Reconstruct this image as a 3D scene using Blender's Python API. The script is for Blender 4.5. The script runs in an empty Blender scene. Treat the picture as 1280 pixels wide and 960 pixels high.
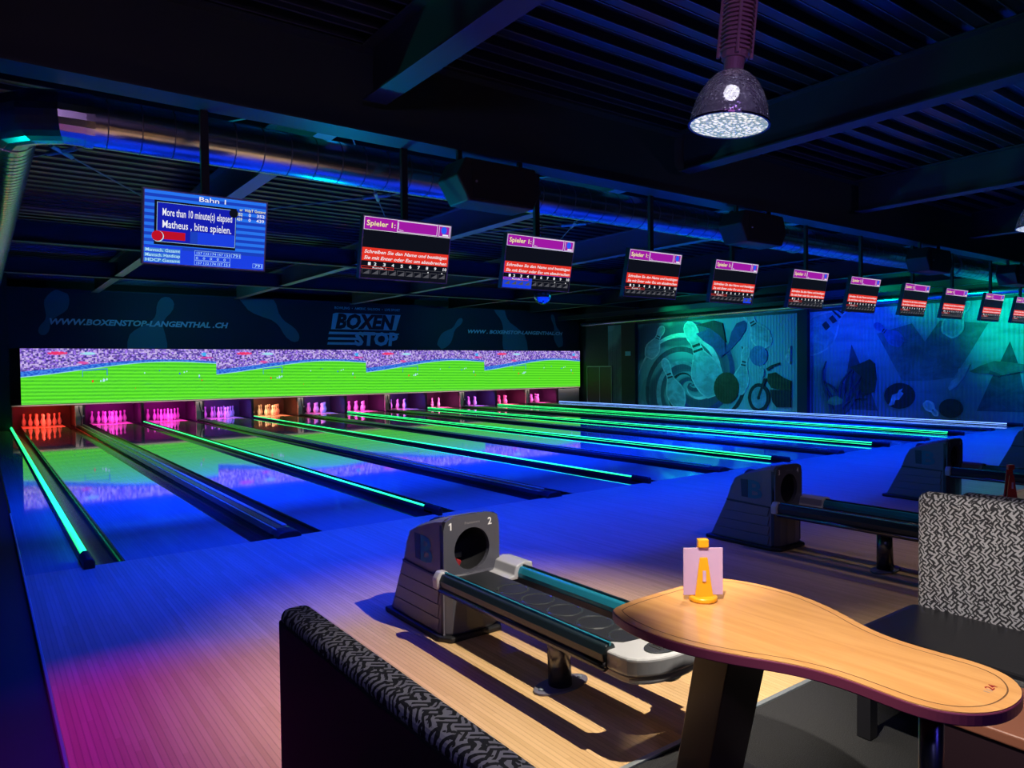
import bpy, bmesh, math, random
from mathutils import Vector, Matrix
random.seed(7)
S = bpy.context.scene
COL = S.collection
PI = math.pi
V = Vector

# ------------------------------------------------------------------ camera
yaw, pitch, roll = 0.6364, -0.0246, -0.0108
r0 = V((math.cos(yaw), -math.sin(yaw), 0)); f0 = V((math.sin(yaw), math.cos(yaw), 0)); u0 = V((0, 0, 1))
fw = f0*math.cos(pitch) + u0*math.sin(pitch)
up = -f0*math.sin(pitch) + u0*math.cos(pitch)
rt = r0*math.cos(roll) + up*math.sin(roll)
up2 = -r0*math.sin(roll) + up*math.cos(roll)
cam = bpy.data.objects.new('camera', bpy.data.cameras.new('camera'))
COL.objects.link(cam)
M = Matrix((rt, up2, -fw)).transposed().to_4x4(); M.translation = V((-0.985, -6.988, 1.647))
cam.matrix_world = M
cam.data.sensor_width = 36; cam.data.lens = 902.07/1280*36; cam.data.clip_start = .02
S.camera = cam

# ------------------------------------------------------------------ world, exposure
w = bpy.data.worlds.new('world'); S.world = w; w.use_nodes = True
w.node_tree.nodes['Background'].inputs[0].default_value = (.01, .02, .05, 1)
w.node_tree.nodes['Background'].inputs[1].default_value = .3
S.view_settings.view_transform = 'Standard'; S.view_settings.look = 'None'
S.view_settings.gamma = 1; S.view_settings.use_curve_mapping = False
S.view_settings.exposure = 0.0

# ------------------------------------------------------------------ lights
def aim(o, d):
    o.rotation_euler = V(d).to_track_quat('-Z', 'Y').to_euler()
def area(name, loc, d, sx, sy, e, c, spread=PI):
    l = bpy.data.lights.new(name, 'AREA'); l.shape = 'RECTANGLE'; l.size = sx; l.size_y = sy; l.energy = e; l.color = c; l.spread = spread
    o = bpy.data.objects.new(name, l); COL.objects.link(o); o.location = loc; aim(o, d); o['kind'] = 'helper'; return o
def spot(name, loc, tgt, e, c, ang=60, blend=.5, size=.05):
    l = bpy.data.lights.new(name, 'SPOT'); l.energy = e; l.color = c; l.spot_size = math.radians(ang); l.spot_blend = blend; l.shadow_soft_size = size
    o = bpy.data.objects.new(name, l); COL.objects.link(o); o.location = loc; aim(o, V(tgt)-V(loc)); o['kind'] = 'helper'; return o
def point(name, loc, e, c, size=.05):
    l = bpy.data.lights.new(name, 'POINT'); l.energy = e; l.color = c; l.shadow_soft_size = size
    o = bpy.data.objects.new(name, l); COL.objects.link(o); o.location = loc; o['kind'] = 'helper'; return o
# blue floods behind the main beam, aimed over the lanes
for k in range(4):
    for el, pw, sp in ((-8, 235, 100), (50, 500, 58)):
        area('blue_flood', (1.9+4.95*k, -.20, 3.33), (0, math.sin(math.radians(el)), -math.cos(math.radians(el))), 4.3, .12, pw, (0, .018, 1), math.radians(sp))
# lamp over the front table (the light of the high bay lamp) and its neighbours
spot('lamp_light', (1.65, -4.95, 2.66), (1.55, -4.0, 0), 400, (1, .91, .76), 72, .65, .016)
spot('lamp_light', (.32, -5.85, 2.72), (2.15, -5.75, 0), 400, (1, .92, .80), 50, .55, .03)
spot('lamp_light', (5.9, -4.75, 2.66), (5.7, -4.95, 0), 35, (1, .92, .8), 100, .9, .03)
spot('lamp_light', (.32, -5.85, 2.72), (-.30, -6.1, 1.0), 36, (1, .92, .78), 64, .6, .03)  # extra spot added beside the lamp above, brightens the sofa's top roll
# magenta lamps, plus added coloured fills with no fixture
spot('magenta_light', (-1.7, -2.4, 3.4), (-.40, -3.35, 0), 300, (.62, .0, 1), 40, 1, .03)
spot('violet_fill_light', (-1.3, -8.6, 3.2), (3.0, -3.6, 0), 110, (.36, .34, 1), 96, .8, .15)
spot('violet_fill_light', (4.6, -5.6, 3.7), (4.2, -3.6, 0), 26, (.85, .6, .95), 96, .8, .15)
spot('blue_fill_light', (.6, -8.8, 2.2), (1.3, -4.6, .2), 26, (.1, .08, 1), 50, .8, .05)
spot('violet_duct_fill', (-1.2, -7.9, 3.4), (1.2, -1.0, 3.5), 70, (.75, .4, 1), 50, .8, .1)  # added violet spots with no fixture, brighten the duct
spot('violet_duct_fill', (7.0, -8.8, 3.2), (8.6, -.8, 3.6), 90, (.75, .4, 1), 55, .8, .1)
spot('magenta_light', (0.2, -6.6, 2.9), (1.65, -4.95, 3.25), 14, (1, .05, .5), 40, .8, .05)
spot('teal_fill_light', (-1.4, 1.5, 1.6), (3.0, -1.2, 3.9), 200, (.0, .75, .6), 82, .9, .1)  # added uplight in mid-air, brightens the beam undersides
for x, e in ((2.5, 130), (8.5, 150), (14.5, 150)):
    spot('teal_fill_light', (x, 1.2, 1.9), (x+1.5, -1.6, 4.0), e, (0, .45, .8), 130, .9, .1)  # more added teal uplights without fixtures
spot('blue_ceiling_fill', (4.2, -3.0, 1.9), (5.6, -2.6, 4.4), 34, (.0, .35, 1), 110, .9, .1)  # added uplights without fixtures, tint the roof deck blue
spot('blue_ceiling_fill', (7.2, -5.2, 2.1), (8.6, -5.0, 4.4), 60, (.0, .4, 1), 110, .9, .1)
for x in (4, 15): spot('banner_fill_light', (x, 13.6, 3.9), (x+1.5, 17.9, 3.2), 75, (.05, .6, .8), 120, .8, .1)  # added spots with no fixture, lift the banner lettering
# wall washers for the murals
spot('green_wash', (17.6, 1.0, 3.0), (20.3, -.6, 2.8), 300, (.0, 1, .45), 95, .9, .05)
spot('blue_wash', (17.4, 4.4, 3.0), (20.3, 4.4, 2.9), 300, (.0, .04, 1), 75, .9, .05)
spot('cyan_wash', (16.4, 10.0, 3.1), (20.3, 9.5, 1.7), 420, (.02, .62, .75), 100, .9, .05)
spot('green_wash', (18.6, 11.2, 3.35), (20.3, 10.8, 3.1), 150, (.0, 1, .35), 90, .9, .05)
spot('cyan_wash', (15.0, 1.0, 3.0), (20.3, 1.2, 1.2), 60, (.0, .6, .7), 80, .9, .05)
spot('green_ceiling_light', (18.2, 4.0, 3.3), (19.6, 2.0, 4.4), 160, (.0, 1, .45), 100, .8, .05)
spot('cyan_floor_light', (9.2, -3.0, 3.4), (9.3, -3.2, 0), 110, (.1, .6, 1), 34, .5, .05)

# ------------------------------------------------------------------ material helpers
def mat(name, col=(.5, .5, .5), rough=.5, metal=0, emis=None, es=1, spec=.5, coat=0):
    m = bpy.data.materials.new(name); m.use_nodes = True
    b = m.node_tree.nodes['Principled BSDF']
    b.inputs['Base Color'].default_value = (*col, 1); b.inputs['Roughness'].default_value = rough; b.inputs['Metallic'].default_value = metal
    b.inputs['Specular IOR Level'].default_value = spec; b.inputs['Coat Weight'].default_value = coat; b.inputs['Coat Roughness'].default_value = .05
    if emis:
        b.inputs['Emission Color'].default_value = (*emis, 1); b.inputs['Emission Strength'].default_value = es
    return m
class G:
    """small node graph helper"""
    def __init__(s, m): s.m = m; s.t = m.node_tree; s.b = s.t.nodes.get('Principled BSDF')
    def n(s, ty, **kw):
        x = s.t.nodes.new(ty)
        for k, v in kw.items(): setattr(x, k, v)
        return x
    def put(s, sock, v):
        if isinstance(v, bpy.types.NodeSocket): s.t.links.new(v, sock)
        elif isinstance(v, (tuple, list)) and sock.type == 'RGBA' and len(v) == 3: sock.default_value = (*v, 1)
        else: sock.default_value = v
    def m_(s, op, a, b=0.0, c=None):
        x = s.n('ShaderNodeMath', operation=op); s.put(x.inputs[0], a); s.put(x.inputs[1], b)
        if c is not None: s.put(x.inputs[2], c)
        return x.outputs[0]
    def mix(s, f, a, b):
        x = s.n('ShaderNodeMix', data_type='RGBA'); s.put(x.inputs[0], f); s.put(x.inputs[6], a); s.put(x.inputs[7], b); return x.outputs[2]
    def sep(s, v):
        x = s.n('ShaderNodeSeparateXYZ'); s.put(x.inputs[0], v); return x.outputs
    def com(s, a, b, c):
        x = s.n('ShaderNodeCombineXYZ'); s.put(x.inputs[0], a); s.put(x.inputs[1], b); s.put(x.inputs[2], c); return x.outputs[0]
    def noise(s, v, sc, det=2, rough=.5, dist=0):
        x = s.n('ShaderNodeTexNoise'); s.put(x.inputs['Vector'], v); x.inputs['Scale'].default_value = sc; x.inputs['Detail'].default_value = det
        x.inputs['Roughness'].default_value = rough; x.inputs['Distortion'].default_value = dist; return x.outputs['Fac'], x.outputs['Color']
    def white(s, v):
        x = s.n('ShaderNodeTexWhiteNoise', noise_dimensions='3D'); s.put(x.inputs[0], v); return x.outputs['Value'], x.outputs['Color']
    def ss(s, v, a, b):
        x = s.n('ShaderNodeMapRange', interpolation_type='SMOOTHSTEP'); s.put(x.inputs[0], v); x.inputs[1].default_value = a; x.inputs[2].default_value = b; return x.outputs[0]
    def pos(s): return s.n('ShaderNodeNewGeometry').outputs['Position']
    def obj(s): return s.n('ShaderNodeTexCoord').outputs['Object']
    def uv(s): return s.n('ShaderNodeTexCoord').outputs['UV']
    def col(s, v): s.put(s.b.inputs['Base Color'], v)
    def rough(s, v): s.put(s.b.inputs['Roughness'], v)
    def bump(s, h, st=.3, d=.01):
        x = s.n('ShaderNodeBump'); x.inputs['Strength'].default_value = st; x.inputs['Distance'].default_value = d; s.put(x.inputs['Height'], h); s.put(s.b.inputs['Normal'], x.outputs[0])

def wood_mat(name, bw, c1, c2, rough, axis='y', coat=0, rr=.03):
    m = mat(name, c1, rough, coat=coat); g = G(m); P = g.sep(g.pos())
    a, b = (P[0], P[1]) if axis == 'y' else (P[1], P[0])
    i = g.m_('FLOOR', g.m_('DIVIDE', a, bw))
    w1, _ = g.white(g.com(i, 3.3, 0))
    j = g.m_('FLOOR', g.m_('ADD', g.m_('DIVIDE', b, 1.1), g.m_('MULTIPLY', w1, 7)))
    w2, _ = g.white(g.com(i, j, 1))
    gr, _ = g.noise(g.com(g.m_('MULTIPLY', a, 90), g.m_('MULTIPLY', b, 4), w2), 1, 3)
    f = g.m_('ADD', g.m_('MULTIPLY', w2, .6), g.m_('MULTIPLY', gr, .55))
    fr = g.m_('FRACT', g.m_('DIVIDE', a, bw))
    line = g.m_('LESS_THAN', fr, .07)
    c = g.mix(f, c1, c2)
    c = g.mix(g.m_('MULTIPLY', line, .45), c, (c1[0]*.3, c1[1]*.25, c1[2]*.2))
    g.col(c); g.rough(g.m_('ADD', rough, g.m_('MULTIPLY', gr, rr)))
    return m
BW = .0266
MT = {}
MT['approach'] = wood_mat('approach maple', BW, (.62, .37, .155), (.80, .52, .25), .42, rr=.08)
MT['approach'].node_tree.nodes['Principled BSDF'].inputs['Specular IOR Level'].default_value = .3
MT['lane'] = wood_mat('lane maple', BW, (.62, .44, .24), (.80, .56, .31), .035, rr=.01)
MT['lane'].node_tree.nodes['Principled BSDF'].inputs['Specular IOR Level'].default_value = .9
MT['black'] = mat('black paint', (.012, .012, .016), .45)
MT['gutter'] = mat('gutter plastic', (.012, .02, .022), .22)
MT['cap'] = mat('capping plastic', (.02, .035, .035), .25)
MT['capmetal'] = mat('capping metal', (.5, .75, .62), .3, .6)
MT['green_led'] = mat('green led tube', (.1, .8, .4), .3, emis=(.02, 1, .22), es=2.1)
MT['cyan_led'] = mat('pale blue led tube', (.3, .5, .9), .3, emis=(.18, .38, 1), es=2.2)
MT['carpet'] = mat('dark carpet', (.04, .05, .055), .95)
g = G(MT['carpet']); n1, _ = g.noise(g.pos(), 260, 2); n2, _ = g.noise(g.pos(), 60, 2)
g.col(g.mix(g.ss(n1, .4, .65), (.008, .008, .009), (.042, .042, .045))); g.bump(n1, .6, .01)
MT['trim'] = mat('metal trim', (.45, .5, .52), .35, .6)
MT['wall'] = mat('dark wall paint', (.012, .028, .03), .6)
MT['deck'] = mat('dark trapezoidal sheet', (.009, .012, .018), .3, .2)
MT['steel'] = mat('painted steel', (.024, .038, .045), .5)
MT['steel_pale'] = mat('galvanised steel', (.3, .34, .38), .4, .5)
MT['duct'] = mat('galvanised duct', (.62, .64, .7), .26, 1)
g = G(MT['duct']); n1, _ = g.noise(g.pos(), 14, 3); g.rough(g.m_('ADD', .2, g.m_('MULTIPLY', n1, .06)))
MT['seam'] = mat('duct seam', (.12, .12, .14), .4, .8)
MT['hood'] = mat('grey moulded plastic', (.15, .14, .18), .42)
g = G(MT['hood']); n1, _ = g.noise(g.pos(), 300, 1); g.bump(n1, .12, .002)
MT['hood_front'] = mat('graphite moulded plastic', (.075, .075, .095), .3)
MT['hood_edge'] = mat('dark graphite seam', (.02, .02, .035), .4)
MT['rubber'] = mat('black rubber', (.01, .01, .012), .55)
MT['rail'] = mat('rail plastic with painted reflection', (.02, .26, .36), .2, .3)  # reflected teal put into the colour of right rail and left ridge
MT['raildark'] = mat('dark rail plastic', (.01, .02, .026), .34)
MT['cuff'] = mat('pale grey plastic', (.42, .42, .44), .4)
MT['ring'] = mat('dark ring', (.03, .035, .04), .25)
MT['tray'] = mat('black tray', (.02, .022, .026), .35)
MT['emblem'] = mat('teal emblem', (.02, .14, .19), .35)
MT['emblem_dk'] = mat('dark emblem', (.015, .02, .045), .4)
MT['white'] = mat('white print', (.8, .8, .8), .5)
MT['greytext'] = mat('grey print', (.28, .27, .28), .5)
MT['red'] = mat('red plastic', (.25, .01, .015), .4)
MT['chrome'] = mat('brushed pole', (.12, .12, .14), .25, .9)
MT['tablewood'] = mat('table beech veneer', (.72, .43, .2), .28, coat=.25)
g = G(MT['tablewood']); P = g.sep(g.pos())
n1, _ = g.noise(g.com(g.m_('MULTIPLY', P[0], 26), g.m_('MULTIPLY', P[1], 2.2), 0), 1, 4, .6, .6)
n2, _ = g.noise(g.com(g.m_('MULTIPLY', P[0], 150), g.m_('MULTIPLY', P[1], 9), 0), 1, 2)
g.col(g.mix(g.m_('ADD', g.m_('MULTIPLY', g.ss(n1, .3, .7), .7), g.m_('MULTIPLY', n2, .25)), (.52, .235, .07), (.66, .34, .12)))
MT['tableedge'] = mat('table edge lacquer', (.14, .025, .06), .35)
MT['groove'] = mat('dark groove', (.12, .05, .02), .6)
MT['legwood'] = mat('dark brown veneer', (.075, .042, .022), .4)
MT['leather'] = mat('black leatherette', (.006, .006, .008), .3)
g = G(MT['leather']); vz = g.n('ShaderNodeTexVoronoi'); vz.inputs['Scale'].default_value = 220; g.put(vz.inputs[0], g.pos()); g.bump(vz.outputs[0], .18, .003)
MT['brownleather'] = mat('brown leatherette', (.25, .09, .05), .42)
MT['maroon'] = mat('dark maroon board', (.015, .003, .007), .6)
MT['yellow'] = mat('amber plastic', (.78, .34, .01), .3)
MT['redplastic'] = mat('dark red plastic', (.35, .03, .03), .3)
MT['card'] = mat('pink card', (.50, .33, .50), .6)
MT['pin'] = mat('white pin lacquer', (.85, .85, .85), .2)
MT['pinred'] = mat('pin red stripe', (.6, .02, .02), .3)
MT['kick'] = mat('pale kickback metal', (.8, .7, .62), .5)
MT['kickdark'] = mat('dark kickback board', (.05, .04, .05), .5)
MT['banner'] = mat('navy banner', (.012, .028, .045), .6)
MT['bannerpin'] = mat('banner pin print', (.07, .22, .26), .6)
MT['bannertext'] = mat('banner lettering', (.35, .85, .95), .6)
MT['bannertext_grey'] = mat('banner lettering pale', (.6, .9, .95), .6)
MT['rimlight'] = mat('painted bezel gleam', (.45, .36, .65), .35, .4)  # violet reflection along the bezel edge put into the colour
MT['deckglint'] = mat('painted deck glint', (.14, .15, .2), .3, .5)  # pale colour paints the highlight on the rib edges
MT['bezel'] = mat('monitor bezel', (.02, .02, .025), .3)
MT['speaker'] = mat('black speaker', (.012, .012, .014), .6)
MT['mirror'] = mat('mirror tile', (.75, .8, .9), .08, 1)
MT['lampbody'] = mat('lamp ballast housing', (.35, .25, .3), .5)
def em(name, c, s=1.0):
    m = mat(name, (0, 0, 0), .25, emis=c, es=s, spec=.3); return m
for n_, c_, s_ in (('s_black', (.004, .005, .010), 1), ('s_mag', (.38, .01, .40), .9), ('s_red', (.80, .035, .02), .95), ('s_white', (.85, .85, .9), 1.0), ('s_yel', (.9, .85, .35), 1),
                   ('s_frame', (.45, .35, .65), .7), ('s_grey', (.10, .10, .12), .8), ('s_blue', (.01, .05, .75), 1), ('s_ball', (.02, .10, .9), 1),
                   ('b_light', (.02, .17, .85), 1), ('b_dark', (.01, .05, .50), 1), ('b_pop', (.006, .012, .42), 1), ('b_cyan', (.45, .75, .95), 1), ('b_red', (.5, .005, .02), 1), ('b_hl', (.06, .3, .9), .7)):
    MT[n_] = em('screen '+n_, c_, s_)

# woven pattern fabric
def fabric(name, axes, cell=.031):
    m = mat(name, (.5, .5, .5), .75); g = G(m); P = g.sep(g.obj())
    a, b = P[axes[0]], P[axes[1]]
    n1, nc = g.noise(g.obj(), 16, 2); d = g.m_('MULTIPLY', g.m_('SUBTRACT', n1, .5), .035)
    a = g.m_('ADD', a, d); b = g.m_('SUBTRACT', b, d)
    c, s = math.cos(math.radians(38)), math.sin(math.radians(38))
    u = g.m_('ADD', g.m_('MULTIPLY', a, c/cell), g.m_('MULTIPLY', b, s/cell))
    v = g.m_('ADD', g.m_('MULTIPLY', a, -s/cell), g.m_('MULTIPLY', b, c/cell))
    par = g.m_('MODULO', g.m_('ABSOLUTE', g.m_('ADD', g.m_('FLOOR', u), g.m_('FLOOR', v))), 2)
    sel = g.m_('GREATER_THAN', par, .5)
    su = g.m_('GREATER_THAN', g.m_('FRACT', g.m_('MULTIPLY', u, 2)), .48)
    sv = g.m_('GREATER_THAN', g.m_('FRACT', g.m_('MULTIPLY', v, 2)), .48)
    x = g.m_('ADD', g.m_('MULTIPLY', sel, su), g.m_('MULTIPLY', g.m_('SUBTRACT', 1, sel), sv))
    hole = g.m_('GREATER_THAN', g.noise(g.obj(), 70, 1)[0], .40)
    x = g.m_('MULTIPLY', x, hole)
    g.col(g.mix(x, (.012, .012, .016), (.34, .33, .35))); g.bump(g.noise(g.obj(), 900, 1)[0], .3, .002)
    return m
MT['fabric_yz'] = fabric('patterned fabric front', (1, 2))
MT['fabric_xy'] = fabric('patterned fabric top', (1, 0), .03)

# ------------------------------------------------------------------ mesh helpers
class MB:
    def __init__(s): s.v = []; s.f = []; s.mi = []; s.cur = 0; s.sm = []; s.smooth = False
    def add(s, vs, fs):
        o = len(s.v); s.v += [tuple(v) for v in vs]
        for f in fs: s.f.append([i+o for i in f]); s.mi.append(s.cur); s.sm.append(s.smooth)
        return s
    def box(s, c, d, rot=None):
        hx, hy, hz = d[0]/2, d[1]/2, d[2]/2
        vs = [V((x, y, z)) for x in (-hx, hx) for y in (-hy, hy) for z in (-hz, hz)]
        if rot: vs = [rot @ v for v in vs]
        vs = [v+V(c) for v in vs]
        return s.add(vs, [(0, 1, 3, 2), (4, 6, 7, 5), (0, 4, 5, 1), (2, 3, 7, 6), (0, 2, 6, 4), (1, 5, 7, 3)])
    def bb(s, x0, x1, y0, y1, z0, z1): return s.box(((x0+x1)/2, (y0+y1)/2, (z0+z1)/2), (x1-x0, y1-y0, z1-z0))
    def tube(s, pts, r, n=12, caps=True):
        pts = [V(p) for p in pts]; rings = []; rs = r if isinstance(r, (list, tuple)) else [r]*len(pts)
        for i, p in enumerate(pts):
            t = (pts[min(i+1, len(pts)-1)]-pts[max(i-1, 0)]).normalized()
            a = V((0, 0, 1)) if abs(t.z) < .9 else V((1, 0, 0))
            x = t.cross(a).normalized(); y = t.cross(x)
            rings.append([p+(x*math.cos(2*PI*k/n)+y*math.sin(2*PI*k/n))*rs[i] for k in range(n)])
        vs = [v for q in rings for v in q]; fs = []
        for i in range(len(pts)-1):
            for k in range(n): fs.append((i*n+k, i*n+(k+1) % n, (i+1)*n+(k+1) % n, (i+1)*n+k))
        if caps: fs += [tuple(range(n))[::-1], tuple((len(pts)-1)*n+k for k in range(n))]
        return s.add(vs, fs)
    def lathe(s, prof, n=24, c=(0, 0, 0), caps=True):
        vs = []; fs = []
        for r, z in prof: vs += [(c[0]+r*math.cos(2*PI*k/n), c[1]+r*math.sin(2*PI*k/n), c[2]+z) for k in range(n)]
        for i in range(len(prof)-1):
            for k in range(n): fs.append((i*n+k, i*n+(k+1) % n, (i+1)*n+(k+1) % n, (i+1)*n+k))
        if caps: fs += [tuple(range(n))[::-1], tuple((len(prof)-1)*n+k for k in range(n))]
        return s.add(vs, fs)
    def prism(s, poly, a, b, plane='xy'):
        """poly in plane, extruded between a and b along the third axis"""
        n = len(poly)
        def mk(p, q):
            if plane == 'xy': return (p[0], p[1], q)
            if plane == 'xz': return (p[0], q, p[1])
            return (q, p[0], p[1])
        vs = [mk(p, a) for p in poly]+[mk(p, b) for p in poly]
        fs = [tuple(range(n)), tuple(range(2*n-1, n-1, -1))]+[(i, n+i, n+(i+1) % n, (i+1) % n) for i in range(n)]
        return s.add(vs, fs)
    def sphere(s, c, r, n=16, m=10, sc=(1, 1, 1)):
        prof = [(math.sin(PI*i/m), -math.cos(PI*i/m)) for i in range(m+1)]
        vs = []; fs = []
        for a, z in prof: vs += [(c[0]+r*sc[0]*a*math.cos(2*PI*k/n), c[1]+r*sc[1]*a*math.sin(2*PI*k/n), c[2]+r*sc[2]*z) for k in range(n)]
        for i in range(m):
            for k in range(n): fs.append((i*n+k, i*n+(k+1) % n, (i+1)*n+(k+1) % n, (i+1)*n+k))
        return s.add(vs, fs)
    def mesh(s, name, mats):
        me = bpy.data.meshes.new(name); me.from_pydata(s.v, [], s.f)
        for m in (mats if isinstance(mats, (list, tuple)) else [mats]): me.materials.append(MT[m] if isinstance(m, str) else m)
        me.polygons.foreach_set('material_index', s.mi); me.polygons.foreach_set('use_smooth', s.sm)
        bm = bmesh.new(); bm.from_mesh(me); bmesh.ops.recalc_face_normals(bm, faces=bm.faces); bm.to_mesh(me); bm.free()
        return me
    def build(s, name, mats, parent=None, loc=None, bevel=0, seg=2, auto=None):
        o = bpy.data.objects.new(name, s.mesh(name, mats)); COL.objects.link(o)
        if parent: o.parent = parent
        if loc: o.location = loc
        if bevel:
            b = o.modifiers.new('b', 'BEVEL'); b.width = bevel; b.segments = seg; b.limit_method = 'ANGLE'; b.angle_limit = math.radians(35)
            b.harden_normals = False
        return o
def tag(o, label=None, cat=None, group=None, kind=None):
    if label: o['label'] = label
    if cat: o['category'] = cat
    if group: o['group'] = group
    if kind: o['kind'] = kind
    return o
def empty(name, loc, label, cat, group=None, rot=(0, 0, 0)):
    o = bpy.data.objects.new(name, None); COL.objects.link(o); o.location = loc; o.rotation_euler = rot; o.empty_display_size = .1
    return tag(o, label, cat, group)
def struct(o): o['kind'] = 'structure'; return o
def copy_tree(o, parent=None):
    c = o.copy(); COL.objects.link(c)
    if parent: c.parent = parent
    for ch in list(o.children): copy_tree(ch, c)
    return c
_tc = {}
def text_geo(s, size, bold=0, shear=0, align='LEFT', wide=1.0):
    """verts, faces (2D) of a text, baseline at 0"""
    k = (s, size, bold, shear, align, wide)
    if k in _tc: return _tc[k]
    cu = bpy.data.curves.new('t', 'FONT'); cu.body = s; cu.size = size; cu.offset = bold*size; cu.shear = shear; cu.align_x = align; cu.resolution_u = 2
    o = bpy.data.objects.new('t', cu); COL.objects.link(o)
    bpy.context.view_layer.update()
    me = bpy.data.meshes.new_from_object(o.evaluated_get(bpy.context.evaluated_depsgraph_get()))
    vs = [(v.co.x*wide, v.co.y) for v in me.vertices]; fs = [tuple(p.vertices) for p in me.polygons]
    bpy.data.objects.remove(o); bpy.data.curves.remove(cu); bpy.data.meshes.remove(me)
    _tc[k] = (vs, fs); return vs, fs
def put_text(mb, s, size, x, z, y, facing='-y', fitw=None, **kw):
    vs, fs = text_geo(s, size, **kw)
    if not vs: return
    k = 1
    if fitw:
        x0 = min(v[0] for v in vs); x1 = max(v[0] for v in vs); k = fitw/(x1-x0)
    if facing == '-y': P = [(x+a*k, y, z+b) for a, b in vs]
    elif facing == '-x': P = [(y, x-a*k, z+b) for a, b in vs]
    elif facing == 'z': P = [(x+a*k, z+b, y) for a, b in vs]
    mb.add(P, fs)

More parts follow.
